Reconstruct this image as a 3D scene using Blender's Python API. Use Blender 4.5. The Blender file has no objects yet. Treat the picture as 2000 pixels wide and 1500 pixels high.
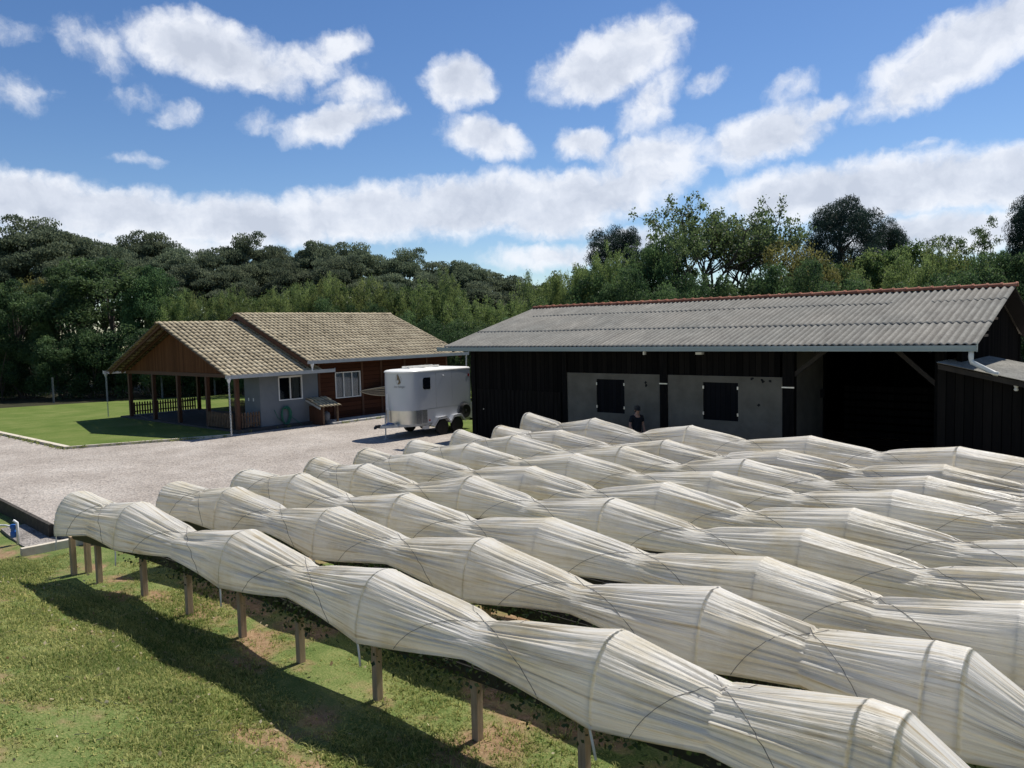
import bpy, math, random
import numpy as np
from mathutils import Vector, Matrix
random.seed(7); rng = np.random.default_rng(11)
PI = math.pi; R = math.radians
scene = bpy.context.scene
COL = scene.collection
# world axes: X runs along the barn (to the right), Y away from the viewer across the tunnels, Z up; 0 = gravel yard
CAM = Vector((0, 0, 4.25))
SUN = Vector((.035, .63, 1.0)).normalized()
YARD = 0.0
PAD = -.33            # the tunnels stand lower than the gravel

# ------------------------------------------------------------------ helpers
class MB:
    def __init__(s): s.v = []; s.f = []
    def add(s, vs, fs):
        n = len(s.v); s.v += [tuple(p) for p in vs]; s.f += [tuple(i + n for i in f) for f in fs]; return s
    def box(s, x0, x1, y0, y1, z0, z1):
        return s.add([(x, y, z) for z in (z0, z1) for y in (y0, y1) for x in (x0, x1)],
                     [(0, 2, 3, 1), (4, 5, 7, 6), (0, 1, 5, 4), (2, 6, 7, 3), (0, 4, 6, 2), (1, 3, 7, 5)])
    def bar(s, a, b, w, h, up=(0, 0, 1)):
        a = Vector(a); b = Vector(b); d = (b - a).normalized(); up = Vector(up)
        if abs(d.dot(up)) > .98: up = Vector((1, 0, 0))
        x = d.cross(up).normalized() * (w / 2); y = x.cross(d).normalized() * (h / 2)
        vs = [p + i * x + j * y for p in (a, b) for i, j in ((-1, -1), (1, -1), (1, 1), (-1, 1))]
        return s.add(vs, [(3, 2, 1, 0), (4, 5, 6, 7), (0, 1, 5, 4), (1, 2, 6, 5), (2, 3, 7, 6), (3, 0, 4, 7)])
    def tube(s, pts, r, n=8, cap=True):
        pts = [Vector(p) for p in pts]; rs = r if hasattr(r, '__len__') else [r] * len(pts)
        vs = []; fs = []; prev = None
        for i, p in enumerate(pts):
            d = (pts[min(i + 1, len(pts) - 1)] - pts[max(i - 1, 0)])
            if d.length < 1e-9: d = Vector((0, 0, 1))
            d.normalize()
            if prev is None:
                prev = d.orthogonal().normalized()
            prev = (prev - d * prev.dot(d))
            if prev.length < 1e-6: prev = d.orthogonal()
            prev.normalize(); q = d.cross(prev)
            vs += [p + (prev * math.cos(2 * PI * k / n) + q * math.sin(2 * PI * k / n)) * rs[i] for k in range(n)]
        for i in range(len(pts) - 1):
            for k in range(n):
                fs.append((i * n + k, i * n + (k + 1) % n, (i + 1) * n + (k + 1) % n, (i + 1) * n + k))
        if cap:
            fs.append(tuple(range(n))[::-1]); fs.append(tuple((len(pts) - 1) * n + k for k in range(n)))
        return s.add(vs, fs)
    def lathe(s, c, prof, n=16, axis='z'):
        vs = []; fs = []
        for r, h in prof:
            for k in range(n):
                a = 2 * PI * k / n; x, y = r * math.cos(a), r * math.sin(a)
                vs.append({'z': (c[0] + x, c[1] + y, c[2] + h), 'x': (c[0] + h, c[1] + x, c[2] + y), 'y': (c[0] + y, c[1] + h, c[2] + x)}[axis])
        for i in range(len(prof) - 1):
            for k in range(n): fs.append((i * n + k, i * n + (k + 1) % n, (i + 1) * n + (k + 1) % n, (i + 1) * n + k))
        fs.append(tuple(range(n))[::-1]); fs.append(tuple((len(prof) - 1) * n + k for k in range(n)))
        return s.add(vs, fs)
    def prism(s, poly, z0, z1):
        n = len(poly)
        vs = [(x, y, z0) for x, y in poly] + [(x, y, z1) for x, y in poly]
        return s.add(vs, [tuple(range(n))[::-1], tuple(range(n, 2 * n))] + [(i, (i + 1) % n, n + (i + 1) % n, n + i) for i in range(n)])
    def build(s, name, m, parent=None, root=None, smooth=False, bevel=0):
        me = bpy.data.meshes.new(name); o = bpy.data.objects.new(name, me); COL.objects.link(o)
        off = origin(root if root else parent)
        if parent is None and root is None: off = Vector((0, 0, 0))
        me.from_pydata([tuple(Vector(p) - off) for p in s.v], [], s.f); me.materials.append(m)
        me.validate()
        if smooth:
            me.polygons.foreach_set('use_smooth', [True] * len(me.polygons))
        me.update()
        if parent: o.parent = parent
        if bevel:
            b = o.modifiers.new('bevel', 'BEVEL'); b.width = bevel; b.segments = 2; b.limit_method = 'ANGLE'
        return o

def origin(o):
    v = Vector((0, 0, 0))
    while o is not None:
        v += Vector(o.location); o = o.parent
    return v
def np_mesh(name, V, F, m, parent=None, smooth=True, tint=None, local=False):
    """V: n x 3 array, F: m x 4 (or x 3) array"""
    V = np.asarray(V, np.float32); F = np.asarray(F, np.int32)
    if parent is not None and not local: V = V - np.array(origin(parent), np.float32)
    me = bpy.data.meshes.new(name); k = F.shape[1]
    me.vertices.add(len(V)); me.vertices.foreach_set('co', V.ravel())
    me.loops.add(F.size); me.loops.foreach_set('vertex_index', F.ravel())
    me.polygons.add(len(F)); me.polygons.foreach_set('loop_start', np.arange(0, F.size, k, dtype=np.int32))
    if smooth: me.polygons.foreach_set('use_smooth', np.ones(len(F), bool))
    me.update(calc_edges=True)
    if tint is not None:
        at = me.attributes.new('tint', 'FLOAT', 'POINT'); at.data.foreach_set('value', np.asarray(tint, np.float32))
    me.materials.append(m)
    o = bpy.data.objects.new(name, me); COL.objects.link(o)
    if parent is not None: o.parent = parent
    return o
def grid_faces(nu, nv):
    i = np.arange((nu - 1) * (nv - 1)); r, c = i // (nv - 1), i % (nv - 1); a = r * nv + c
    return np.stack([a, a + 1, a + nv + 1, a + nv], 1)
def tag(o, label=None, cat=None, group=None, kind=None):
    if label: o['label'] = label
    if cat: o['category'] = cat
    if group: o['group'] = group
    if kind: o['kind'] = kind
    return o
def thing(name, loc, label, cat, group=None):
    o = bpy.data.objects.new(name, None); COL.objects.link(o); o.location = loc; o.empty_display_size = .2
    return tag(o, label, cat, group)

# ------------------------------------------------------------------ materials
def nt(name):
    m = bpy.data.materials.new(name); m.use_nodes = True; t = m.node_tree
    for n in list(t.nodes): t.nodes.remove(n)
    out = t.nodes.new('ShaderNodeOutputMaterial')
    return m, t, out
def N(t, kind, **kw):
    n = t.nodes.new(kind)
    for k, v in kw.items():
        if k in ('in_',):
            for i, val in v.items(): n.inputs[i].default_value = val
        else: setattr(n, k, v)
    return n
def c4(c): return (c[0], c[1], c[2], 1)
def ramp(t, stops):
    n = t.nodes.new('ShaderNodeValToRGB'); e = n.color_ramp.elements
    while len(e) < len(stops): e.new(.5)
    for el, (p, c) in zip(e, stops): el.position = p; el.color = c4(c)
    return n
def noise(t, co, scale, detail=4, rough=.55, stretch=None):
    n = t.nodes.new('ShaderNodeTexNoise'); n.inputs['Scale'].default_value = scale; n.inputs['Detail'].default_value = detail
    n.inputs['Roughness'].default_value = rough
    if stretch:
        mp = t.nodes.new('ShaderNodeMapping'); mp.inputs['Scale'].default_value = stretch
        t.links.new(co, mp.inputs['Vector']); co = mp.outputs['Vector']
    t.links.new(co, n.inputs['Vector']); return n
def basic(name, c1, c2=None, scale=3, rough=.7, bump=0, bscale=40, stretch=None, metallic=0, spec=.4, thr=(.35, .65), detail=5, coat=0):
    m, t, out = nt(name); L = t.links
    p = N(t, 'ShaderNodeBsdfPrincipled'); p.inputs['Roughness'].default_value = rough
    p.inputs['Metallic'].default_value = metallic; p.inputs['Specular IOR Level'].default_value = spec
    if coat: p.inputs['Coat Weight'].default_value = coat; p.inputs['Coat Roughness'].default_value = .05
    tc = N(t, 'ShaderNodeTexCoord')
    if c2 is None: p.inputs['Base Color'].default_value = c4(c1)
    else:
        n = noise(t, tc.outputs['Object'], scale, detail, .6, stretch); r = ramp(t, [(thr[0], c1), (thr[1], c2)])
        L.new(n.outputs['Fac'], r.inputs['Fac']); L.new(r.outputs['Color'], p.inputs['Base Color'])
    if bump:
        n2 = noise(t, tc.outputs['Object'], bscale, 3, .6, stretch); b = N(t, 'ShaderNodeBump'); b.inputs['Strength'].default_value = bump
        b.inputs['Distance'].default_value = .02
        L.new(n2.outputs['Fac'], b.inputs['Height']); L.new(b.outputs['Normal'], p.inputs['Normal'])
    L.new(p.outputs['BSDF'], out.inputs['Surface']); return m
def leafmat(name, dark, light, trans=.35, spec=.3, rough=.55, tcol=None):
    m, t, out = nt(name); L = t.links
    at = N(t, 'ShaderNodeAttribute', attribute_name='tint'); oi = N(t, 'ShaderNodeObjectInfo')
    ad = N(t, 'ShaderNodeMath', operation='MULTIPLY_ADD'); ad.inputs[1].default_value = .45; L.new(oi.outputs['Random'], ad.inputs[0])
    sb = N(t, 'ShaderNodeMath', operation='SUBTRACT'); sb.inputs[1].default_value = .2; L.new(ad.outputs[0], sb.inputs[0]); L.new(at.outputs['Fac'], ad.inputs[2])
    r0 = ramp(t, [(0, dark), (1, light)]); L.new(sb.outputs[0], r0.inputs['Fac'])
    r = N(t, 'ShaderNodeHueSaturation'); hm = N(t, 'ShaderNodeMapRange'); hm.inputs['To Min'].default_value = .482; hm.inputs['To Max'].default_value = .522; L.new(oi.outputs['Random'], hm.inputs['Value']); L.new(hm.outputs[0], r.inputs['Hue']); L.new(r0.outputs['Color'], r.inputs['Color'])
    p = N(t, 'ShaderNodeBsdfPrincipled'); p.inputs['Roughness'].default_value = rough; p.inputs['Specular IOR Level'].default_value = spec
    L.new(r.outputs['Color'], p.inputs['Base Color'])
    tr = N(t, 'ShaderNodeBsdfTranslucent'); mx = N(t, 'ShaderNodeMixShader'); mx.inputs[0].default_value = trans
    hv = N(t, 'ShaderNodeHueSaturation'); hv.inputs['Value'].default_value = 1.5; hv.inputs['Hue'].default_value = .485; L.new(r.outputs['Color'], hv.inputs['Color'])
    L.new(hv.outputs['Color'], tr.inputs['Color'])
    L.new(p.outputs['BSDF'], mx.inputs[1]); L.new(tr.outputs['BSDF'], mx.inputs[2]); L.new(mx.outputs[0], out.inputs['Surface'])
    return m

def fabric_mat():
    m, t, out = nt('agro_fleece'); L = t.links
    tc = N(t, 'ShaderNodeTexCoord'); oi = N(t, 'ShaderNodeObjectInfo')
    va = N(t, 'ShaderNodeVectorMath', operation='ADD'); L.new(tc.outputs['Object'], va.inputs[0])
    sc = N(t, 'ShaderNodeMath', operation='MULTIPLY'); sc.inputs[1].default_value = 50; L.new(oi.outputs['Random'], sc.inputs[0]); L.new(sc.outputs[0], va.inputs[1])
    at = N(t, 'ShaderNodeAttribute', attribute_name='tint'); sx = N(t, 'ShaderNodeSeparateXYZ'); L.new(va.outputs[0], sx.inputs[0]); cx = N(t, 'ShaderNodeCombineXYZ')
    ma = N(t, 'ShaderNodeMath', operation='MULTIPLY'); ma.inputs[1].default_value = .42; L.new(sx.outputs[0], ma.inputs[0]); L.new(ma.outputs[0], cx.inputs[0])
    mb = N(t, 'ShaderNodeMath', operation='MULTIPLY_ADD'); mb.inputs[1].default_value = 7.0; L.new(at.outputs['Fac'], mb.inputs[0]); L.new(sc.outputs[0], mb.inputs[2]); L.new(mb.outputs[0], cx.inputs[1])
    n1 = noise(t, cx.outputs[0], 1.7, 5, .62); n2 = noise(t, va.outputs[0], 1.1, 6, .68); n3 = noise(t, cx.outputs[0], 2.6, 4, .6); n5 = noise(t, va.outputs[0], 55, 3, .7)
    r1 = ramp(t, [(.30, (.58, .47, .31)), (.41, (.85, .785, .66)), (.52, (.93, .895, .83)), (.72, (.96, .94, .895))]); L.new(n1.outputs['Fac'], r1.inputs['Fac'])  # beige stain streaks; the low stops also paint the pleats' brownish shadow lines
    r2 = ramp(t, [(.30, (.82, .77, .64)), (.52, (.97, .965, .94)), (.7, (1, 1, 1))]); L.new(n2.outputs['Fac'], r2.inputs['Fac'])
    mu = N(t, 'ShaderNodeMix', data_type='RGBA', blend_type='MULTIPLY'); mu.inputs[0].default_value = 1
    L.new(r1.outputs['Color'], mu.inputs[6]); L.new(r2.outputs['Color'], mu.inputs[7])
    b = N(t, 'ShaderNodeBump'); b.inputs['Strength'].default_value = .78; b.inputs['Distance'].default_value = .03; L.new(n3.outputs['Fac'], b.inputs['Height'])
    b5 = N(t, 'ShaderNodeBump'); b5.inputs['Strength'].default_value = .18; b5.inputs['Distance'].default_value = .01; L.new(n5.outputs['Fac'], b5.inputs['Height']); L.new(b.outputs['Normal'], b5.inputs['Normal']); b = b5
    d = N(t, 'ShaderNodeBsdfDiffuse'); L.new(mu.outputs[2], d.inputs['Color']); L.new(b.outputs['Normal'], d.inputs['Normal'])
    tr = N(t, 'ShaderNodeBsdfTranslucent'); L.new(mu.outputs[2], tr.inputs['Color']); L.new(b.outputs['Normal'], tr.inputs['Normal'])
    mx = N(t, 'ShaderNodeMixShader'); mx.inputs[0].default_value = .51; L.new(d.outputs[0], mx.inputs[1]); L.new(tr.outputs[0], mx.inputs[2])
    g = N(t, 'ShaderNodeBsdfGlossy'); g.inputs['Roughness'].default_value = .38; g.inputs['Color'].default_value = (.9, .9, .9, 1); L.new(b.outputs['Normal'], g.inputs['Normal'])
    m3 = N(t, 'ShaderNodeMixShader'); m3.inputs[0].default_value = .045; L.new(mx.outputs[0], m3.inputs[1]); L.new(g.outputs[0], m3.inputs[2])
    tp = N(t, 'ShaderNodeBsdfTransparent'); m2 = N(t, 'ShaderNodeMixShader'); m2.inputs[0].default_value = .04
    L.new(m3.outputs[0], m2.inputs[1]); L.new(tp.outputs[0], m2.inputs[2]); L.new(m2.outputs[0], out.inputs['Surface'])
    return m
def ground_mat(name, stops, scale, fine, bump=.4, vor=None, patch=None):
    m, t, out = nt(name); L = t.links; tc = N(t, 'ShaderNodeTexCoord'); co = tc.outputs['Object']
    n1 = noise(t, co, scale, 8, .65); n2 = noise(t, co, fine, 4, .7)
    mx = N(t, 'ShaderNodeMath', operation='MULTIPLY_ADD'); mx.inputs[1].default_value = .55; L.new(n2.outputs['Fac'], mx.inputs[0])
    ml = N(t, 'ShaderNodeMath', operation='MULTIPLY'); ml.inputs[1].default_value = .5; L.new(n1.outputs['Fac'], ml.inputs[0]); L.new(ml.outputs[0], mx.inputs[2])
    r = ramp(t, stops); L.new(mx.outputs[0], r.inputs['Fac']); colr = r.outputs['Color']; h = n2.outputs['Fac']
    if vor:
        v = N(t, 'ShaderNodeTexVoronoi'); v.inputs['Scale'].default_value = vor; L.new(co, v.inputs['Vector'])
        rv = ramp(t, [(0, (.55, .53, .52)), (.5, (1, 1, 1)), (1, (1.2, 1.15, 1.1))]); 
        bw = N(t, 'ShaderNodeRGBToBW'); L.new(v.outputs['Color'], bw.inputs['Color']); L.new(bw.outputs[0], rv.inputs['Fac'])
        mu = N(t, 'ShaderNodeMix', data_type='RGBA', blend_type='MULTIPLY'); mu.inputs[0].default_value = .9
        L.new(colr, mu.inputs[6]); L.new(rv.outputs['Color'], mu.inputs[7]); colr = mu.outputs[2]; h = v.outputs['Distance']
    if patch:
        np_ = noise(t, co, patch[0], 6, .62); rp = ramp(t, [(patch[1], (0, 0, 0)), (patch[2], (1, 1, 1))]); ats = N(t, 'ShaderNodeAttribute', attribute_name='tint'); nad = N(t, 'ShaderNodeMath', operation='MULTIPLY_ADD'); nad.inputs[1].default_value = .22; L.new(ats.outputs['Fac'], nad.inputs[0]); L.new(np_.outputs['Fac'], nad.inputs[2]); L.new(nad.outputs[0], rp.inputs['Fac'])
        mu = N(t, 'ShaderNodeMix', data_type='RGBA'); L.new(rp.outputs['Color'], mu.inputs[0]); L.new(colr, mu.inputs[6])
        n4 = noise(t, co, 14, 5, .7); r4 = ramp(t, [(.3, patch[3]), (.7, patch[4])]); L.new(n4.outputs['Fac'], r4.inputs['Fac']); L.new(r4.outputs['Color'], mu.inputs[7])
        colr = mu.outputs[2]
    p = N(t, 'ShaderNodeBsdfPrincipled'); p.inputs['Roughness'].default_value = .95; p.inputs['Specular IOR Level'].default_value = .15
    L.new(colr, p.inputs['Base Color'])
    b = N(t, 'ShaderNodeBump'); b.inputs['Strength'].default_value = bump; b.inputs['Distance'].default_value = .03
    L.new(h, b.inputs['Height']); L.new(b.outputs['Normal'], p.inputs['Normal']); L.new(p.outputs['BSDF'], out.inputs['Surface'])
    return m
def board_mat(name, c1, c2, axis, width, rough=.75):
    """vertical or horizontal boards: per-board tone, dark joints, grain along the board"""
    m, t, out = nt(name); L = t.links; tc = N(t, 'ShaderNodeTexCoord'); sx = N(t, 'ShaderNodeSeparateXYZ'); L.new(tc.outputs['Object'], sx.inputs[0])
    if axis == 'xy': s = N(t, 'ShaderNodeMath', operation='ADD'); L.new(sx.outputs[0], s.inputs[0]); L.new(sx.outputs[1], s.inputs[1]); src = s.outputs[0]; st = (9, 9, .7)
    else: src = sx.outputs[2]; st = (.8, .8, 9)
    dv = N(t, 'ShaderNodeMath', operation='DIVIDE'); dv.inputs[1].default_value = width; L.new(src, dv.inputs[0])
    fl = N(t, 'ShaderNodeMath', operation='FLOOR'); L.new(dv.outputs[0], fl.inputs[0]); fr = N(t, 'ShaderNodeMath', operation='FRACT'); L.new(dv.outputs[0], fr.inputs[0])
    wn = N(t, 'ShaderNodeTexWhiteNoise', noise_dimensions='1D'); L.new(fl.outputs[0], wn.inputs['W'])
    n = noise(t, tc.outputs['Object'], 1.6, 6, .65, st)
    a = N(t, 'ShaderNodeMath', operation='MULTIPLY_ADD'); a.inputs[1].default_value = .45; L.new(wn.outputs['Value'], a.inputs[0])
    b2 = N(t, 'ShaderNodeMath', operation='MULTIPLY'); b2.inputs[1].default_value = .6; L.new(n.outputs['Fac'], b2.inputs[0]); L.new(b2.outputs[0], a.inputs[2])
    r = ramp(t, [(.2, c1), (.85, c2)]); L.new(a.outputs[0], r.inputs['Fac'])
    cmp_ = N(t, 'ShaderNodeMath', operation='LESS_THAN'); cmp_.inputs[1].default_value = .07; L.new(fr.outputs[0], cmp_.inputs[0])
    mu = N(t, 'ShaderNodeMix', data_type='RGBA'); L.new(cmp_.outputs[0], mu.inputs[0]); L.new(r.outputs['Color'], mu.inputs[6]); mu.inputs[7].default_value = c4([x * .3 for x in c1])
    p = N(t, 'ShaderNodeBsdfPrincipled'); p.inputs['Roughness'].default_value = rough; p.inputs['Specular IOR Level'].default_value = .0 if rough > .9 else .07; L.new(mu.outputs[2], p.inputs['Base Color'])
    b = N(t, 'ShaderNodeBump', invert=True); b.inputs['Strength'].default_value = .6; b.inputs['Distance'].default_value = .01; L.new(cmp_.outputs[0], b.inputs['Height']); L.new(b.outputs['Normal'], p.inputs['Normal'])
    L.new(p.outputs['BSDF'], out.inputs['Surface']); return m
def tile_mat(name, stops):
    m, t, out = nt(name); L = t.links; tc = N(t, 'ShaderNodeTexCoord'); at = N(t, 'ShaderNodeAttribute', attribute_name='tint')
    n = noise(t, tc.outputs['Object'], 9, 6, .7); n2 = noise(t, tc.outputs['Object'], .8, 4, .6)
    a = N(t, 'ShaderNodeMath', operation='MULTIPLY_ADD'); a.inputs[1].default_value = .5; L.new(n.outputs['Fac'], a.inputs[0])
    b2 = N(t, 'ShaderNodeMath', operation='MULTIPLY'); b2.inputs[1].default_value = .62; L.new(at.outputs['Fac'], b2.inputs[0])
    a2 = N(t, 'ShaderNodeMath', operation='MULTIPLY_ADD'); a2.inputs[1].default_value = .55; L.new(n2.outputs['Fac'], a2.inputs[0]); a2.inputs[2].default_value = -.36
    a3 = N(t, 'ShaderNodeMath', operation='ADD'); L.new(b2.outputs[0], a3.inputs[0]); L.new(a2.outputs[0], a3.inputs[1]); L.new(a3.outputs[0], a.inputs[2])
    r = ramp(t, stops); L.new(a.outputs[0], r.inputs['Fac'])
    p = N(t, 'ShaderNodeBsdfPrincipled'); p.inputs['Roughness'].default_value = .85; p.inputs['Specular IOR Level'].default_value = .2; L.new(r.outputs['Color'], p.inputs['Base Color'])
    b = N(t, 'ShaderNodeBump'); b.inputs['Strength'].default_value = .3; b.inputs['Distance'].default_value = .01; L.new(n.outputs['Fac'], b.inputs['Height']); L.new(b.outputs['Normal'], p.inputs['Normal'])
    L.new(p.outputs['BSDF'], out.inputs['Surface']); return m

M = {}
M['fabric'] = fabric_mat()
M['cord'] = basic('dark_cord', (.14, .135, .13), rough=.8)
M['pvc'] = basic('white_pvc_pipe', (.72, .72, .68), (.60, .58, .52), 4, .45)
M['post'] = basic('weathered_post_timber', (.36, .25, .155), (.50, .37, .245), 5, .85, .4, 30, (6, 6, .6))
M['trough'] = basic('black_trough_plastic', (.018, .02, .022), (.035, .037, .038), 6, .5)
M['ground'] = ground_mat('worn_turf', [(.38, (.05, .09, .02)), (.5, (.12, .165, .045)), (.62, (.23, .24, .09))], 1.1, 42, .8, patch=(.85, .51, .63, (.19, .115, .06), (.36, .25, .15)))
M['lawn'] = ground_mat('mown_lawn', [(.36, (.06, .10, .016)), (.5, (.10, .145, .028)), (.64, (.17, .19, .058))], .45, 26, .7)
M['litter'] = ground_mat('forest_floor', [(.36, (.012, .016, .007)), (.5, (.03, .03, .015)), (.64, (.05, .045, .022))], .5, 20, .6)  # leaf litter, toned near black to carry the tree shade beyond the lawn
M['gravel'] = ground_mat('pale_pink_gravel', [(.36, (.228, .199, .172)), (.52, (.348, .311, .273)), (.66, (.475, .438, .392))], .45, 30, .7, vor=17)
M['grit'] = ground_mat('dark_grey_gravel', [(.36, (.12, .11, .10)), (.52, (.25, .23, .21)), (.66, (.40, .37, .34))], 2, 30, .9, vor=22)
M['concrete'] = basic('concrete', (.33, .32, .30), (.45, .44, .41), 3, .9, .25, 40)
M['old_concrete'] = basic('old_concrete', (.10, .11, .105), (.17, .175, .165), 4, .95, .3, 30)
M['porch'] = basic('dark_porch_tiles', (.045, .043, .04), (.065, .06, .055), 3, .85, .1, 30)
M['kerb'] = basic('pale_kerb', (.50, .44, .34), (.62, .56, .45), 4, .9, .2, 40)
M['soil'] = basic('dark_shaded_board', (.03, .026, .02), (.06, .05, .038), 5, .9, .3, 20)  # dark board, with the shade of the gravel step put into its colour
M['bare'] = basic('bare_soil', (.26, .16, .08), (.38, .26, .15), 6, .95, .5, 30)
M['fibre'] = None
M['clay'] = tile_mat('red_clay_ridge', [(.2, (.13, .05, .03)), (.55, (.29, .115, .07)), (.85, (.42, .21, .135))])
M['tile'] = tile_mat('straw_roof_tile', [(.05, (.055, .044, .032)), (.30, (.18, .145, .095)), (.50, (.385, .316, .205)), (.85, (.60, .51, .35))])
M['gutter'] = basic('painted_gutter', (.34, .355, .355), (.42, .43, .42), 3, .45)
M['barn_gutter'] = basic('zinc_gutter', (.20, .25, .27), (.26, .31, .33), 2, .42, stretch=(.2, 2, 2), metallic=.3)
M['white'] = basic('white_paint', (.74, .74, .72), (.66, .66, .64), 6, .5)
M['gable'] = board_mat('brown_gable_boards', (.075, .03, .013), (.145, .063, .027), 'xy', .14)
M['brown'] = board_mat('red_brown_boards', (.042, .016, .009), (.085, .034, .019), 'z', .21)
M['hpost'] = basic('house_post_timber', (.055, .022, .011), (.10, .043, .02), 4, .7, .2, 30, (5, 5, .5))
M['picket'] = basic('picket_timber', (.075, .045, .026), (.15, .095, .055), 5, .8, .2, 30)
M['grey'] = basic('grey_house_plaster', (.14, .158, .172), (.165, .182, .196), 2, .9, .12, 60)
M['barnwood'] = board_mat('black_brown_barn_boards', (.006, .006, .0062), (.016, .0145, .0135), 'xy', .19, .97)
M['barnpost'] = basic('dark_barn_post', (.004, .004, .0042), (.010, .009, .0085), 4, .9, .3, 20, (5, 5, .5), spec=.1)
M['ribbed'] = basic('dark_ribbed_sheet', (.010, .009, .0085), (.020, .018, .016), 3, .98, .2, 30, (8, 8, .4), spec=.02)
M['brace'] = basic('grey_brown_brace', (.018, .015, .012), (.032, .026, .021), 4, .85, .2, 20)
M['plaster'] = basic('grey_barn_plaster', (.10, .093, .076), (.142, .132, .11), 1.6, .95, .3, 18, detail=8)
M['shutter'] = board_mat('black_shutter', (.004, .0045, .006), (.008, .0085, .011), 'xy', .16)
M['dark'] = basic('dark_recess', (.008, .008, .009), rough=.9)
M['metal'] = basic('bright_metal', (.55, .55, .55), (.48, .48, .48), 6, .35, metallic=.9)
M['glass'] = basic('dark_glass', (.012, .016, .024), rough=.06, spec=.6)
M['curtain'] = basic('beige_curtain', (.36, .32, .25), (.24, .21, .16), 14, .9, stretch=(6, 6, .15))
M['lace'] = basic('pale_lace_curtain', (.52, .58, .62), (.26, .31, .36), 16, .9, stretch=(3, 3, 1))
M['green_hose'] = basic('green_hose', (.012, .11, .07), (.02, .15, .095), 8, .45)
M['cyl'] = basic('grey_gas_cylinder', (.13, .14, .15), (.19, .20, .21), 5, .5)
M['trailer'] = basic('silver_white_trailer_paint', (.52, .53, .55), (.54, .55, .57), .8, .2, spec=.5, coat=.6)
M['trailer_roof'] = basic('white_trailer_roof', (.80, .78, .72), (.72, .70, .64), 3, .4)
M['alu'] = basic('polished_aluminium', (.72, .68, .62), (.60, .57, .53), 2, .32, metallic=1)
M['tread'] = basic('tread_plate', (.20, .21, .23), (.34, .35, .37), 34, .35, .6, 60, metallic=.8)
M['frame_steel'] = basic('galvanised_frame', (.42, .44, .46), (.50, .52, .54), 4, .4, metallic=.6)
M['rubber'] = basic('black_rubber', (.006, .006, .0065), (.011, .011, .011), 10, .8)
M['rim'] = basic('dark_rim', (.06, .06, .065), rough=.4, metallic=.6)
M['black'] = basic('black_window', (.006, .008, .012), rough=.1, spec=.6)
M['decal'] = basic('bronze_decal', (.16, .11, .055), rough=.5)
M['lamp_red'] = basic('red_lens', (.30, .02, .015), rough=.25)
M['script'] = basic('grey_script', (.12, .12, .125), rough=.5)
M['skin'] = basic('skin', (.42, .24, .17), (.36, .20, .14), 12, .55)
M['shirt'] = basic('black_shirt', (.010, .011, .014), (.016, .017, .021), 8, .9)
M['trousers'] = basic('dark_trousers', (.02, .022, .03), rough=.9)
M['cap'] = basic('dark_cap', (.022, .022, .024), (.035, .034, .034), 10, .85)
M['hair'] = basic('dark_hair', (.02, .014, .01), rough=.7)
M['tap_blue'] = basic('blue_plastic', (.03, .13, .42), rough=.4)
M['rope'] = basic('cream_cotton', (.55, .47, .34), (.42, .35, .24), 20, .9)
M['dark_rope'] = basic('dark_cotton', (.05, .045, .04), rough=.9)
M['bark'] = basic('grey_brown_bark', (.055, .045, .036), (.12, .10, .085), 4, .9, .5, 12, (4, 4, .6))
M['bark_pale'] = basic('pale_bark', (.16, .14, .12), (.27, .245, .21), 4, .9, .4, 12, (4, 4, .6))
M['lf_far'] = leafmat('dark_olive_leaves', (.052, .076, .048), (.165, .195, .118), .40, .12, .7)
M['lf_dense'] = leafmat('deep_green_leaves', (.022, .050, .022), (.10, .16, .062), .36, .14, .6)
M['lf_mid'] = leafmat('mid_leafy_green', (.032, .068, .024), (.15, .205, .07), .42, .14, .6)
M['lf_bamboo'] = leafmat('yellow_green_leaves', (.042, .082, .026), (.19, .245, .082), .44, .3, .5)
M['lf_pine'] = leafmat('blue_green_needles', (.012, .026, .021), (.042, .070, .048), .18, .2, .6)
M['lf_sparse'] = leafmat('mid_green_leaves', (.038, .072, .027), (.12, .168, .066), .42, .3, .5)
M['lf_yellow'] = leafmat('yellowing_leaves', (.06, .07, .02), (.19, .185, .06), .42, .2, .6)
M['grass'] = leafmat('grass_blades', (.065, .125, .02), (.48, .46, .18), .44, .1, .6)
M['dry'] = leafmat('dry_leaves', (.22, .14, .06), (.62, .56, .40), .3, .2, .7)
M['hay'] = basic('dry_straw', (.42, .34, .19), (.55, .47, .29), 9, .85)
M['straw'] = leafmat('strawberry_leaves', (.016, .04, .012), (.06, .11, .035), .3, .35, .45)

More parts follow.
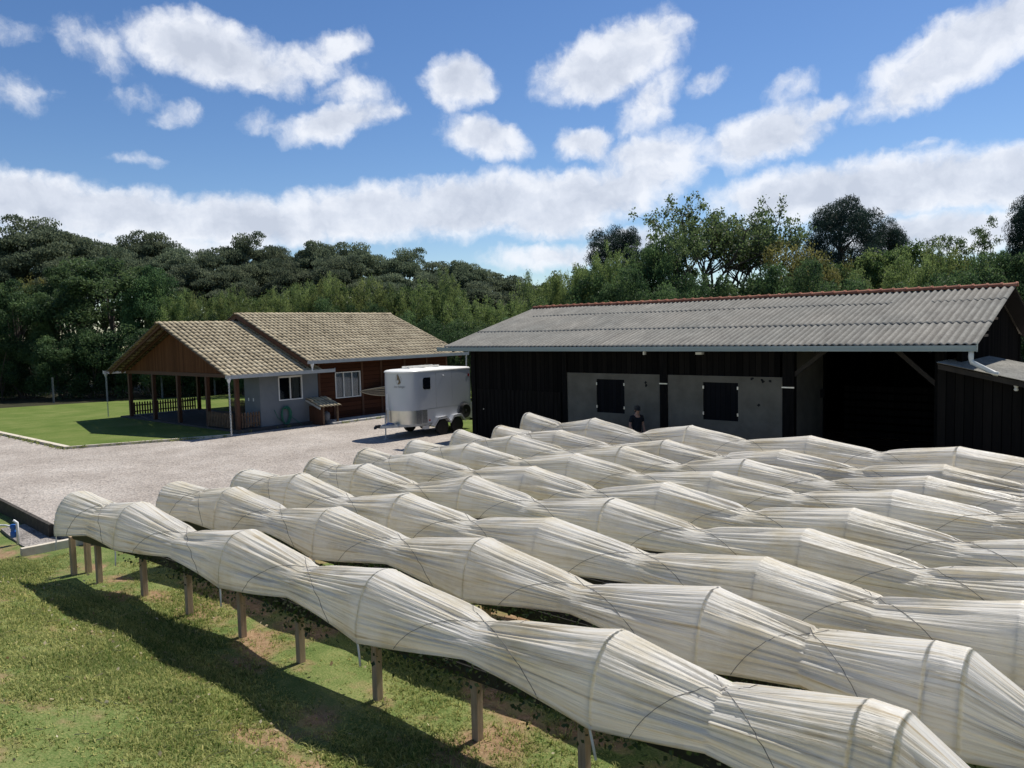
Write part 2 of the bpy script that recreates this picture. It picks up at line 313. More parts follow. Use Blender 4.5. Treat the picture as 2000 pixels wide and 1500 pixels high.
def fibre_mat():
    m, t, out = nt('weathered_fibre_cement'); L = t.links; tc = N(t, 'ShaderNodeTexCoord')
    n = noise(t, tc.outputs['Object'], 3.2, 8, .72, (1, .35, 1)); n2 = noise(t, tc.outputs['Object'], 22, 5, .75); n3 = noise(t, tc.outputs['Object'], .45, 3, .5)
    a = N(t, 'ShaderNodeMath', operation='MULTIPLY_ADD'); a.inputs[1].default_value = .6; L.new(n2.outputs['Fac'], a.inputs[0])
    b2 = N(t, 'ShaderNodeMath', operation='MULTIPLY'); b2.inputs[1].default_value = .5; L.new(n.outputs['Fac'], b2.inputs[0]); L.new(b2.outputs[0], a.inputs[2])
    r = ramp(t, [(.34, (.085, .08, .072)), (.47, (.195, .186, .168)), (.60, (.27, .26, .235)), (.74, (.37, .355, .32))]); L.new(a.outputs[0], r.inputs['Fac'])
    r3 = ramp(t, [(.3, (.82, .84, .84)), (.7, (1.05, 1.03, 1))]); L.new(n3.outputs['Fac'], r3.inputs['Fac'])
    mu = N(t, 'ShaderNodeMix', data_type='RGBA', blend_type='MULTIPLY'); mu.inputs[0].default_value = 1; L.new(r.outputs['Color'], mu.inputs[6]); L.new(r3.outputs['Color'], mu.inputs[7])
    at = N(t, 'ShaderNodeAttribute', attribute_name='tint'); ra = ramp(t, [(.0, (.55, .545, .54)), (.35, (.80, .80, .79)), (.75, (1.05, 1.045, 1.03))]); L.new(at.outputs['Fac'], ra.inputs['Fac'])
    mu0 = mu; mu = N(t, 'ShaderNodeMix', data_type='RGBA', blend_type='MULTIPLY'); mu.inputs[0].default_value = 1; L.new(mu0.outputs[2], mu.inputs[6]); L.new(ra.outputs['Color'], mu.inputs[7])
    p = N(t, 'ShaderNodeBsdfPrincipled'); p.inputs['Roughness'].default_value = .92; p.inputs['Specular IOR Level'].default_value = .15; L.new(mu.outputs[2], p.inputs['Base Color'])
    L.new(p.outputs['BSDF'], out.inputs['Surface']); return m
M['fibre'] = fibre_mat()

# ------------------------------------------------------------------ the setting: ground, yard, lawn
def bank(x, y):          # the bank the photographer stands on rises gently towards him
    e = 4.52 + .16 * np.sin(x * 1.1) + .09 * np.sin(x * 2.7 + 1) + .05 * np.sin(x * 6.1); d = np.clip(e - y, 0, None)
    return .17 * np.clip(d / .32, 0, 1) ** 1.3 + .20 * d
def axis_steps(breaks):
    out = []
    for a, b, st in breaks: out += list(np.arange(a, b, st))
    return np.array(out + [breaks[-1][1]])
gx = axis_steps([(-420, -60, 20), (-60, -24, 3), (-24, 4, .2), (4, 40, 3), (40, 420, 20)])
gy = axis_steps([(-60, -6, 6), (-6, 8, .2), (8, 60, 2), (60, 460, 20)])
X, Y = np.meshgrid(gx, gy, indexing='ij')
Z = PAD + np.clip(bank(X, Y), 0, 2.6) + .02 * np.sin(X * 2.3 + Y) * np.sin(Y * 1.9) * (np.abs(X + 10) < 14)
def soil(x, y):
    e = 4.42 + .16 * np.sin(x * 1.1) + .09 * np.sin(x * 2.7 + 1) + .05 * np.sin(x * 6.1)
    k = np.exp(-((y - e) / .26) ** 2) * np.clip((x + 13) / 5, 0, 1) * (.55 + .45 * np.sin(x * 1.7 + .6))
    for px in (-16.3, -15.3, -13.76, -12.22, -10.66, -9.13, -7.46, -5.78, -4.35): k = k + .8 * np.exp(-(((x - px - .12) / .34) ** 2 + ((y - 5.95) / .22) ** 2))
    k = k + .75 * np.exp(-((y - 6.75) / .3) ** 2) * (.5 + .5 * np.sin(x * .9)) + .9 * np.exp(-(((x + 19.5) / 1.2) ** 2 + ((y - 5.05) / .25) ** 2))
    return np.clip(k, 0, 1)
np_mesh('ground', np.stack([X, Y, Z], -1).reshape(-1, 3), grid_faces(len(gx), len(gy))[:, ::-1], M['ground'], tint=soil(X, Y).ravel())
tag(bpy.data.objects['ground'], kind='structure')
def slab(name, poly, z0, z1, m): return tag(MB().prism(poly, z0, z1).build(name, m), kind='structure')
slab('gravel_yard', [(-75, 6.55), (-24.1, 6.5), (-19.6, 6.28), (-18.3, 6.6), (-16.6, 8.2), (-16.35, 10), (-16.35, 20.0), (12, 20.0), (12, 46), (-75, 46)], -.9, YARD, M['gravel'])
slab('lawn', [(-130, 11.3), (-32.75, 11.2), (-31.2, 14.6), (-30.35, 16.7), (-31.3, 17.2), (-31.3, 52), (-44, 44), (-51.5, 28), (-54.4, 20.7), (-56, 15.3), (-60, 13), (-130, 12.4)], -.2, .07, M['lawn'])
slab('forest_floor', [(-180, 12.2), (-60, 12.8), (-55.8, 15.1), (-54.2, 20.5), (-51.3, 27.8), (-43.8, 43.8), (-31.0, 51.8), (-26, 47), (-20, 46), (12, 45.9), (60, 46), (60, 200), (-180, 200)], -.2, .05, M['litter'])
slab('grass_strip', [(-26.5, 23.9), (-21.0, 22.6), (-20.9, 48), (-27.5, 48)], -.2, .035, M['lawn'])
slab('lawn_kerb', [(-130, 11.18), (-32.72, 11.08), (-32.66, 11.2), (-32.75, 11.3), (-130, 11.4)], -.2, .10, M['kerb'])
slab('lawn_kerb', [(-32.66, 11.2), (-31.1, 14.56), (-30.27, 16.66), (-30.36, 16.74), (-31.21, 14.62), (-32.75, 11.3)], -.2, .095, M['kerb'])
slab('house_walkway', [(-31.0, 21.6), (-29.75, 21.6), (-29.75, 31), (-31.0, 31)], -.2, .09, M['concrete'])
slab('porch_floor', [(-42.6, 17.25), (-30.75, 17.25), (-30.75, 21.6), (-42.6, 21.6)], -.2, .14, M['porch'])
tag(MB().prism([(-75, 6.45), (-24.1, 6.4), (-19.55, 6.18), (-19.55, 6.27), (-24.1, 6.49), (-75, 6.54)], -.9, .015).build('retaining_wall', M['soil']),
    'low dark retaining wall holding the gravel yard above the grass', 'wall')
slab('gravel_patch', [(-21.5, 5.75), (-19.4, 5.55), (-18.62, 5.55), (-18.55, 6.25), (-19.6, 6.28), (-21.5, 6.35)], -.6, PAD + .05, M['grit'])
tag(MB().prism([(-18.6, 5.30), (-18.48, 5.30), (-18.42, 6.9), (-18.0, 7.7), (-18.12, 7.76), (-18.55, 6.92)], -.7, PAD + .17).build('kerb', M['kerb'], bevel=.01), kind='structure')

# ------------------------------------------------------------------ crop tunnels
def fold_noise(a, seed, k0=7, k1=62, n=34):
    r = np.random.default_rng(seed); f = np.exp(r.uniform(math.log(k0), math.log(k1), n)); ph = r.uniform(0, 2 * PI, n); am = (k0 / f) ** .45 * r.uniform(.4, 1, n)
    v = sum(am_ * np.sin(f_ * a + p_) for am_, f_, p_ in zip(am, f, ph)); v = v / (np.sqrt((am ** 2).sum() / 2))
    return np.where(v > 0, v ** 1 * .9, v * .6)      # sharper crests than valleys
def ease(x): return x * x * (3 - 2 * x)
class Row:
    def __init__(s, i, yc, hoops, htop, gather, ds, na, hw=.455):
        s.i, s.yc, s.hoops, s.htop, s.gather, s.ds, s.na, s.hw = i, yc, hoops, htop, gather, ds, na, hw
        s.r = np.random.default_rng(100 + i)
        s.hj = s.r.normal(0, .02, len(hoops)); s.yj = s.r.normal(0, .015, len(hoops)); s.dj = s.r.normal(0, .025, len(hoops))
    def profile(s, x):
        """x array -> half width, base z, top z, centre y, pull (0 at a hoop, 1 at the tie)"""
        h = np.array(s.hoops); k = np.clip(np.searchsorted(h, x) - 1, 0, len(h) - 2); u = np.clip((x - h[k]) / (h[k + 1] - h[k]), 0, 1)
        L = h[k + 1] - h[k]
        tri = 1 - np.abs(2 * u - 1); pull = tri ** .92 * np.clip(L / 3.0, .0, 1.05) * (L > .6)
        top = s.htop + s.hj[k] * (1 - u) + s.hj[k + 1] * u - (.275 + s.dj[k]) * pull
        yc = s.yc + s.yj[k] * (1 - u) + s.yj[k + 1] * u
        hw = s.hw - .10 * pull; zb = .58 + .16 * pull + .02 * np.sin(x * 2.1 + s.i)
        return hw, zb, top, yc, pull, k, u
    def surf(s, x, a, off=0.0, fold=True):
        """x, a (angle 0 near side .. pi far side) same shape -> xyz"""
        hw, zb, top, yc, pull, k, u = s.profile(x)
        c, sn = np.cos(a), np.sin(a)
        # superellipse: straighter flanks, rounded crown, a little more peaked at the tie
        p = .80 + .16 * pull
        Yo = -np.sign(c) * np.abs(c) ** p * hw; Zo = np.abs(sn) ** (.92 - .05 * pull) * (top - zb)
        g = 0
        if s.gather:
            e = s.hoops[-1]; w = np.clip((x - e) / (s.gather - e), 0, 1); sc = 1 - w * .93
            Yo = Yo * sc; mid = .52
            zb2 = zb * (1 - w) + mid * w; Zo = Zo * sc; zb = zb2; g = w
        if fold:
            half = (u > .5).astype(int); F = np.zeros_like(x)
            for kk in np.unique(k):
                for hh in (0, 1):
                    msk = (k == kk) & (half == hh)
                    if msk.any():
                        sh = .10 * (u[msk] - .5) * (1 if hh else -1)
                        F[msk] = fold_noise(a[msk] + sh, s.i * 977 + kk * 31 + hh * 7)
            tpull = np.clip(pull, 0, 1)
            topw = .45 + .55 * np.exp(-((a - 1.72) / .95) ** 2)
            env = (.0036 + .0205 * ease(np.clip(1.1 * tpull + .08, 0, 1))) * topw * (1 - .82 * np.exp(-(1 - tpull) ** 2 / .006))
            if s.gather: env = np.where(g > 0, .003 + .022 * ease(np.clip(g * 1.6, 0, 1)) * (1 - .8 * g), env)
            off = off + F * env + .006 * np.sin(3.1 * x + 4 * a + s.i) * np.sin(a)
        ny, nz = -c / np.maximum(hw, .05), sn / .8; q = np.sqrt(ny ** 2 + nz ** 2) + 1e-9
        return np.stack([x, yc + Yo + off * ny / q, zb + Zo + off * nz / q], -1)
    def ground(s): return PAD

ROWN = ['nearest the lawn, with bare timber posts showing', 'second from the lawn, with a numbered end post', 'third from the lawn', 'fourth from the lawn',
        'fifth and middle one of nine', 'sixth from the lawn, fourth from the barn', 'third from the barn', 'second from the barn', 'closest to the dark barn']
def number_mesh(txt, size):
    cu = bpy.data.curves.new('num', 'FONT'); cu.body = txt; cu.size = size; cu.extrude = .001; cu.align_x = 'CENTER'
    o = bpy.data.objects.new('num', cu); COL.objects.link(o); dg = bpy.context.evaluated_depsgraph_get(); dg.update()
    me = bpy.data.meshes.new_from_object(o.evaluated_get(dg)); bpy.data.objects.remove(o); return me
for i in range(9):
    HP = [[(-15.9, 5.57), (-13.81, 5.80), (-10.47, 5.92), (-7.26, 5.92), (-3.98, 6.02), (-1.69, 5.97)],
          [(-15.22, 7.16), (-13.70, 7.58), (-10.58, 7.62), (-7.24, 7.70), (-3.78, 7.69), (-1.55, 7.51)],
          [(-15.21, 8.72), (-13.76, 9.11), (-10.41, 9.03), (-7.23, 9.17), (-3.78, 9.10), (-1.10, 9.15)],
          [(-15.26, 10.58), (-13.66, 10.71), (-10.56, 10.91), (-7.21, 10.85), (-3.83, 10.71), (-.8, 10.75)],
          [(-15.37, 12.11), (-13.71, 12.36), (-10.26, 12.47), (-7.09, 12.51), (-3.71, 12.33), (-.7, 12.4)],
          [(-15.43, 13.79), (-13.68, 14.15), (-10.36, 14.20), (-6.80, 14.00), (-3.55, 14.08), (-.6, 14.1)],
          [(-15.80, 15.90), (-13.70, 15.92), (-10.15, 15.85), (-6.95, 15.68), (-3.38, 15.62), (-.5, 15.65)],
          [(-15.44, 17.29), (-13.32, 17.5), (-9.75, 17.28), (-6.73, 17.22), (-3.41, 17.18), (-.5, 17.2)],
          [(-15.35, 18.53), (-12.81, 18.46), (-9.56, 18.24), (-6.39, 18.03), (-3.31, 17.95), (-.5, 17.9)]][i]
    HP.append((HP[-1][0] + (.26 if i < 2 else .36), HP[-1][1] - .01)); hoops = [p[0] for p in HP]; yc = 5.97 + 1.61 * i; htop = 1.35 if i < 8 else 1.61
    row = Row(i, yc, hoops, htop, hoops[-1] + 1.15, .03 if i < 2 else .05, 260 if i < 2 else (190 if i < 5 else 140))
    row.yj = np.array([p[1] for p in HP]) - yc; row.hj *= .4
    root = thing('crop_tunnel', (hoops[0], yc, PAD), 'long white fleece crop tunnel, ' + ROWN[i], 'crop tunnel', 'white fleece tunnels over raised growing benches')
    xs = np.unique(np.concatenate([np.arange(hoops[0] - .03, row.gather, row.ds)] + [[h, h - .02, h + .02] for h in hoops]))
    an = np.linspace(-.06, PI + .06, row.na)
    XX, AA = np.meshgrid(xs, an, indexing='ij')
    V = row.surf(XX, AA)
    # hem hangs straight down below the ends of the arc
    np_mesh('cover', V.reshape(-1, 3), grid_faces(len(xs), len(an)), M['fabric'], root, tint=AA.ravel())
    # closed far end
    e = row.surf(np.full(40, hoops[0] - .03), np.linspace(-.06, PI + .06, 40)); cen = np.array([hoops[0] - .16, HP[0][1], .8])
    vv = np.vstack([e, e * .45 + cen * .55, cen[None]]); ff = [(j, j + 1, 41 + j, 40 + j) for j in range(39)]
    MB().add(vv, ff + [(40 + j, 41 + j, 80) for j in range(39)]).build('end_cloth', M['fabric'], root, smooth=True)
    for h in hoops:
        a = np.linspace(0, PI, 25); P = row.surf(np.full(25, h), a, -.024, False)
        pts = [tuple(P[0] + np.array([.10, -.05, -.24])), tuple(P[0] + np.array([.03, -.012, -.08]))] + [tuple(p) for p in P] + [tuple(P[-1] + np.array([0, .0, -.2]))]
        MB().tube(pts, .013, 6).build('hoop', M['pvc'], root, smooth=True)
    for n, h in enumerate(hoops[:-2]):
        h2 = hoops[n + 1]; mid = (h + h2) / 2; ln = (h2 - h)
        for sg in (-1, 1):
            a = np.linspace(.02, PI - .02, 40); w = (a - PI / 2) / (PI / 2)
            x = mid + sg * w * ln * .33 + .03 * sg
            P = row.surf(x, a, .006)
            MB().tube([tuple(p) for p in P], .0034, 4, False).build('cord', M['cord'], root)
    # trough on a row of posts
    t = MB(); YC = lambda x: float(np.interp(x, [p[0] for p in HP], [p[1] for p in HP])); tx = [hoops[0] - .05] + hoops[1:-1] + [hoops[-1] + .75]
    t.add([(x, YC(x) + y, z) for x in tx for y, z in ((-.17, .60), (-.13, .43), (.13, .43), (.17, .60), (.155, .60), (.115, .45), (-.115, .45), (-.155, .60))],
          [(m_ * 8 + k, m_ * 8 + (k + 1) % 8, m_ * 8 + 8 + (k + 1) % 8, m_ * 8 + 8 + k) for m_ in range(len(tx) - 1) for k in range(8)] + [tuple(range(8))[::-1], tuple(range(8 * len(tx) - 8, 8 * len(tx)))]).build('trough', M['trough'], root)
    np_ = [-16.2, -15.3, -13.76, -12.22, -10.66, -9.13, -7.46, -5.78, -4.35, -2.9, -1.2] if i == 0 else list(np.arange(hoops[0] + .25, -.9, 1.55)) + [-.95]
    if i > 3: np_ = np_[:1] + np_[-1:] + np_[3:-1:3]
    for q, px in enumerate(np_):
        oy = -.06 if (i == 0 and q == 0) else 0
        oy += YC(px); MB().box(px - .048, px + .048, oy - .048, oy + .048, PAD - .1, .43).build('post', M['post'], root, bevel=.006)
    if i == 0: MB().box(-16.15, -16.05, YC(-16) + .12, YC(-16) + .22, PAD - .1, .43).build('post', M['post'], root, bevel=.006)
    if i == 1:
        pp = MB().box(-.98, -.84, yc - .26, yc - .18, PAD - .1, .5).build('end_post', M['post'], root, bevel=.006)
        me = number_mesh('2', .14); me.materials.clear(); me.materials.append(M['cord']); no = bpy.data.objects.new('number', me); COL.objects.link(no); no.parent = pp
        no.matrix_local = Matrix.Translation(Vector((-.91, yc - .263, .28)) - origin(root)) @ Matrix.Rotation(R(90), 4, 'X')
# strawberry foliage spilling over the troughs of the first two rows
def leaf_quads(C, L, W, r, droop=0.0, axis=None, axw=0.0):
    n = len(C); a = r.normal(size=(n, 3)); a /= np.linalg.norm(a, axis=1)[:, None]
    if axis is not None: a = a * (1 - axw) + np.asarray(axis) * axw; a /= np.linalg.norm(a, axis=1)[:, None] + 1e-9
    a[:, 2] -= droop; a /= np.linalg.norm(a, axis=1)[:, None] + 1e-9
    b = np.cross(a, r.normal(size=(n, 3))); b /= np.linalg.norm(b, axis=1)[:, None] + 1e-9
    L = np.asarray(L).reshape(-1, 1) * np.ones((n, 1)); W = np.asarray(W).reshape(-1, 1) * np.ones((n, 1))
    V = np.stack([C - a * L * .5, C + b * W * .5 - a * L * .08, C + a * L * .5, C - b * W * .5 - a * L * .08], 1).reshape(-1, 3)
    return V, np.arange(4 * n).reshape(-1, 4)
for i in range(2):
    r = np.random.default_rng(300 + i); yc = 5.90 + 1.72 * i; n = 5200
    px = r.uniform(-14.5, -.9, n); side = r.choice([-1, -1, 1], n); keep = np.sin(px * 2.6 + i) + r.normal(0, .6, n) > -.55
    yy = yc + side * r.uniform(.08, .30, n); zz = .60 + r.normal(0, .055, n) - .22 * np.clip(np.abs(yy - yc) - .17, 0, 1) / .13 * r.uniform(0, 1.3, n)
    C = np.stack([px, yy, zz], 1)[keep]; V, F = leaf_quads(C, r.uniform(.035, .075, len(C)), r.uniform(.03, .055, len(C)), r)
    o = np_mesh('strawberry_plants', V, F, M['straw'], tint=np.repeat(np.clip(r.normal(.45, .25, len(C)), 0, 1), 4), smooth=False)
    tag(o, ['strawberry foliage spilling over the trough of the tunnel nearest the lawn', 'strawberry foliage over the trough of the second tunnel from the lawn'][i], 'plants', kind='stuff')

# ------------------------------------------------------------------ grass blades on the near bank and between the first rows
def patch_val(x, y):
    return (np.sin(x * .9 + 1.3 * np.sin(y * 1.1)) + np.sin(y * 1.7 + 1.1 * np.sin(x * .8 + 2)) + .8 * np.sin(x * 2.3 + y * 1.9) + .6 * np.sin(4.1 * x - 3.3 * y + 1)) / 3
def grass(name, n, box, r, lmin, lmax, thin, w, label):
    x = r.uniform(box[0], box[1], n); y = r.uniform(box[2], box[3], n)
    pv = patch_val(x, y); keep = (r.uniform(0, 1, n) < np.clip(.62 + .75 * pv, .06, 1) * thin(x, y) * (1 - .82 * soil(x, y)))
    # never on the gravel side
    keep &= ~((x < -16.3) & (y > 6.1)) & ~((x < -18.4) & (y > 5.2))
    x, y, pv = x[keep], y[keep], pv[keep]; n = len(x)
    z = PAD + np.clip(bank(x, y), 0, 2.6) + .02 * np.sin(x * 2.3 + y) * np.sin(y * 1.9)
    k = 5; B = np.repeat(np.stack([x, y, z - .004], 1), k, 0) + np.concatenate([r.normal(0, .018, (n * k, 2)), np.zeros((n * k, 1))], 1)
    m = n * k; h = r.uniform(lmin, lmax, m) * np.repeat(np.clip(.7 + .5 * pv + r.normal(0, .3, n), .3, 2.0), k); th = r.uniform(0, 2 * PI, m); lean = r.uniform(.1, 1.15, m)
    d = np.stack([np.cos(th) * lean, np.sin(th) * lean, np.ones(m)], 1); d /= np.linalg.norm(d, axis=1)[:, None]
    s_ = np.stack([-np.sin(th + r.normal(0, .8, m)), np.cos(th), np.zeros(m)], 1) * w
    mid = B + d * (h * .55)[:, None]; tip = B + (d * np.array([1.5, 1.5, .75])) * h[:, None]
    V = np.stack([B - s_, B + s_, mid + s_ * .7, tip, mid - s_ * .7], 1).reshape(-1, 3); q = np.arange(m)[:, None] * 5
    F4 = np.concatenate([q, q + 1, q + 2, q + 4], 1); F3 = np.concatenate([q + 4, q + 2, q + 3, q + 3], 1)
    tint = np.repeat(np.clip(.42 - .22 * np.repeat(pv, k) + r.normal(0, .30, m), 0, 1), 5)
    # tips as thin quads keep one face size
    V2 = np.concatenate([V, (tip + s_ * .05)]); F3[:, 3] = 5 * m + np.arange(m)
    o = np_mesh(name, V2, np.concatenate([F4, F3]), M['grass'], tint=np.concatenate([tint, tint[::5]]), smooth=False)
    return tag(o, label, 'grass', kind='stuff')
rg = np.random.default_rng(5)
grass('grass', 120000, (-18.5, -2.5, 1.5, 5.3), rg, .03, .10, lambda x, y: np.where(y > 4.3, .6, 1.0), .0065, 'short sunlit grass with dry patches on the near bank')
def bank_z(x, y): return PAD + np.clip(bank(x, y), 0, 2.6)
r = np.random.default_rng(77); n = 420; x = r.uniform(-17, -3, n); y = r.uniform(1.6, 6.4, n); y = np.where(r.uniform(0, 1, n) < .45, 4.5 + r.normal(0, .22, n), y)
V, F = leaf_quads(np.stack([x, y, bank_z(x, y) + .035], 1), r.uniform(.03, .085, n), r.uniform(.02, .05, n), r, 0)
tag(np_mesh('fallen_leaves', V, F, M['dry'], tint=np.repeat(r.uniform(0, 1, n), 4), smooth=False), 'pale fallen leaves scattered on the grass bank', 'leaves', kind='stuff')
n = 260; x = r.uniform(-17, -3, n); y = r.uniform(1.4, 5.2, n); th = r.uniform(0, PI, n); z = bank_z(x, y) + .03; b = MB()
for k in range(n):
    L_ = r.uniform(.03, .10); dx, dy = math.cos(th[k]) * L_, math.sin(th[k]) * L_; b.add([(x[k] - dx, y[k] - dy, z[k]), (x[k] + dx, y[k] + dy, z[k] + r.uniform(0, .03)), (x[k] + dx, y[k] + dy + .003, z[k] + .008), (x[k] - dx, y[k] - dy + .003, z[k] + .012)], [(0, 1, 2, 3)])
tag(b.build('dry_stalks', M['hay']), 'dry straw stalks lying in the cut grass', 'straw', kind='stuff')
grass('grass', 52000, (-18, 0, 4.6, 7.6), rg, .025, .085, lambda x, y: .75 + 0 * x, .006, 'thin grass on the ground around the first tunnel posts')
r = np.random.default_rng(91); PL_ = []
for a_, b_, n_ in (((-40, 11.05), (-32.7, 11.0), 60), ((-32.6, 11.2), (-30.2, 16.6), 60), ((-30.9, 17.3), (-30.9, 21.5), 50), ((-29.7, 21.8), (-29.7, 30.5), 60), ((-21.1, 22.6), (-26.3, 23.9), 90), ((-26.5, 24), (-27, 33), 60)):
    q = r.uniform(0, 1, n_)[:, None]; PL_.append(np.array(a_) * (1 - q) + np.array(b_) * q + r.normal(0, .09, (n_, 2)))
P2 = np.repeat(np.concatenate(PL_), 9, 0); C = np.column_stack([P2 + r.normal(0, .045, P2.shape), r.uniform(.0, .07, len(P2)) + .03])
V, F = leaf_quads(C, r.uniform(.06, .16, len(C)), r.uniform(.012, .03, len(C)), r, 0, (0, 0, 1), .45)
tag(np_mesh('weeds', V, F, M['grass'], tint=np.repeat(r.uniform(.1, .6, len(C)), 4), smooth=False), 'small weeds growing along the borders of the gravel yard', 'weeds', kind='stuff')
# ------------------------------------------------------------------ farm house
H = thing('farm_house', (-36.3, 17.5, 0), 'low farm house with straw coloured tile roof and an open gabled porch', 'house')
def tile_roof(name, root, x_ridge, z_ridge, x_eave, z_eave, y0, y1, pitch=.25, course=.40, seed=0, parent=None, m='tile'):
    r = np.random.default_rng(seed); dx, dz = x_eave - x_ridge, z_eave - z_ridge; S = math.hypot(dx, dz); sgn = 1 if dx > 0 else -1
    nx, nz = -dz / S * sgn, abs(dx) / S
    nc = max(1, round((y1 - y0) / pitch)); pitch = (y1 - y0) / nc; nr = max(1, round(S / course)); course = S / nr; na = 9
    vs = []; fs = []; ti = []
    prof = np.linspace(0, 1, na); hh = .078 * np.abs(np.sin(prof * PI)) ** .62 - .02
    for j in range(nr):
        for i in range(nc):
            jy, jz, tv = r.normal(0, .005), r.normal(0, .004), np.clip(r.normal(.5, .28), 0, 1)
            y = y0 + (i + prof) * pitch + jy; b = len(vs) * 0
            u0, u1 = j * course - .02, (j + 1) * course + .03
            for u, lift, sc in ((u0, -.008, .93), (u1, .024, 1.0), (u1, -.012, 1.0)):
                h = hh * sc + lift + jz; px = x_ridge + dx / S * u + nx * h; pz = z_ridge + dz / S * u + nz * h
                vs.append(np.stack([px, y, pz], 1)); ti.append(.34 * tv + .78 * np.clip(np.sin(prof * PI), 0, 1) ** .55 - .22)  # tint darkens the channels: mossy dirt plus painted shade between the arches
    V = np.concatenate(vs); nt_ = nr * nc; base = np.arange(nt_)[:, None, None] * 3 * na + np.arange(2)[None, :, None] * na + np.arange(na - 1)[None, None, :]
    a = base.ravel(); F = np.stack([a, a + 1, a + na + 1, a + na], 1)
    return np_mesh(name, V, F, M[m], root, smooth=False, tint=np.concatenate(ti))
def ridge_tiles(name, root, p0, p1, step, rad, m, drop=.5):
    d = np.array(p1) - np.array(p0); L = np.linalg.norm(d); n = round(L / step); d = d / L; side = np.cross(d, [0, 0, 1.0]); vs = []; fs = []; ti = []
    r = np.random.default_rng(3); ang = np.linspace(-.1, PI + .1, 9)
    for k in range(n):
        tv = r.uniform(.1, .9)
        for q, (u, rr) in enumerate(((-.05, rad * .86), (.84, rad), (.86, rad * 1.2), (1.0, rad * 1.22), (1.0, rad * .9))):
            c = np.array(p0) + d * (k + u) * L / n
            vs.append(c + np.outer(np.cos(ang) * rr, side) + np.outer(np.sin(ang) * rr * .75 - drop * rad, [0, 0, 1.0])); ti.append(np.full(9, .35 + .5 * tv))
    V = np.concatenate(vs); a = (np.arange(n)[:, None, None] * 45 + np.arange(4)[None, :, None] * 9 + np.arange(8)[None, None, :]).ravel()
    return np_mesh(name, V, np.stack([a, a + 1, a + 10, a + 9], 1), m, root, smooth=False, tint=np.concatenate(ti))
XR = -36.25
rp = tile_roof('porch_roof', H, XR, 4.98, -30.08, 2.55, 16.55, 21.4, seed=1)
rp2 = tile_roof('porch_roof', H, XR, 4.98, -42.5, 2.52, 16.55, 21.4, seed=2)
rm = tile_roof('main_roof', H, XR, 5.40, -29.98, 2.98, 20.55, 30.75, seed=3)
rm2 = tile_roof('main_roof', H, XR, 5.40, -42.5, 2.98, 20.55, 30.75, seed=4)
ridge_tiles('ridge_cap', H, (XR, 16.5, 4.99), (XR, 20.9, 4.99), .42, .11, M['tile'])
ridge_tiles('ridge_cap', H, (XR, 20.5, 5.41), (XR, 30.8, 5.41), .42, .11, M['tile'])
# rafters and battens under the tiles at the open gables
b = MB()
for y in (16.75, 17.35, 18.6, 19.8, 21.0):
    for xe, ze in ((-30.25, 2.50), (-42.35, 2.47)): b.bar((XR, y, 4.84), (xe, y, ze), .07, .13)
for k in range(1, 17):
    for xe, ze in ((-30.08, 2.55), (-42.5, 2.52)):
        f = k / 17; x, z = XR + (xe - XR) * f, 4.98 + (ze - 4.98) * f - .055
        b.bar((x, 16.6, z), (x, 21.3, z), .05, .03)
b.build('roof_frame', M['hpost'], H)
for xe in (-30.1, -42.4):
    for yv in (20.62, 30.6): MB().bar((XR, yv, 5.25), (xe, yv, 2.84), .04, .2).build('verge_board', M['hpost'], H)
MB().add([(XR, 17.42, 4.62), (-31.0, 17.42, 2.60), (-41.7, 17.42, 2.58), (XR, 17.48, 4.62), (-31.0, 17.48, 2.60), (-41.7, 17.48, 2.58)],
         [(0, 2, 1), (3, 4, 5), (0, 1, 4, 3), (1, 2, 5, 4), (2, 0, 3, 5)]).build('gable', M['gable'], H)
MB().box(-42.0, -30.9, 17.40, 17.56, 2.42, 2.585).build('beam', M['hpost'], H)
MB().box(-42.05, -41.9, 17.6, 21.5, 2.42, 2.55).build('beam', M['hpost'], H)
for px in (-41.75, -38.98, -36.35, -33.55, -31.0): MB().box(px - .085, px + .085, 17.40, 17.57, .14, 2.42).build('porch_post', M['hpost'], H, bevel=.008)
for px, py in ((-41.9, 21.3), (-38.0, 21.45)): MB().box(px - .085, px + .085, py - .085, py + .085, .14, 2.5).build('porch_post', M['hpost'], H, bevel=.008)
# gutters with rain chains
def gutter(name, x, y0, y1, z, m, w=.13, h=.13, lip=True):
    b = MB(); s_ = 1 if x > -36 else -1
    b.box(min(x, x + s_ * w), max(x, x + s_ * w), y0, y1, z - h, z - h + .012)
    b.box(x + s_ * w - .007, x + s_ * w + .007, y0, y1, z - h + .012, z + .01)
    b.box(x + s_ * w - .012, x + s_ * w + .018, y0, y1, z + .01, z + .03)
    for y in (y0, y1): b.add([(x, y, z - h), (x + s_ * w, y, z - h), (x + s_ * w, y, z + .09), (x, y, z + .0)], [(0, 1, 2, 3)])
    return b.build(name, m, H)
gutter('gutter', -30.12, 16.5, 22.0, 2.58, M['gutter']); gutter('gutter', -42.5, 16.5, 21.5, 2.55, M['gutter'])
gutter('gutter', -30.02, 20.5, 31.0, 3.02, M['gutter'])
def rain_chain(x, y, z0, z1, m):
    b = MB(); b.lathe((x, y, z0 + .02), [(.03, -.22), (.085, -.06), (.085, .03)], 10); n = int((z0 - z1 - .2) / .062)
    for k in range(n):
        z = z0 - .2 - k * .062; a = PI / 2 * (k % 2); dx, dy = math.cos(a) * .03, math.sin(a) * .03
        b.tube([(x - dx, y - dy, z), (x - dx * .8, y - dy * .8, z + .04), (x + dx * .8, y + dy * .8, z + .04), (x + dx, y + dy, z), (x + dx * .8, y + dy * .8, z - .035), (x - dx * .8, y - dy * .8, z - .035), (x - dx, y - dy, z)], .009, 4, False)
    return b.build('rain_chain', m, H)
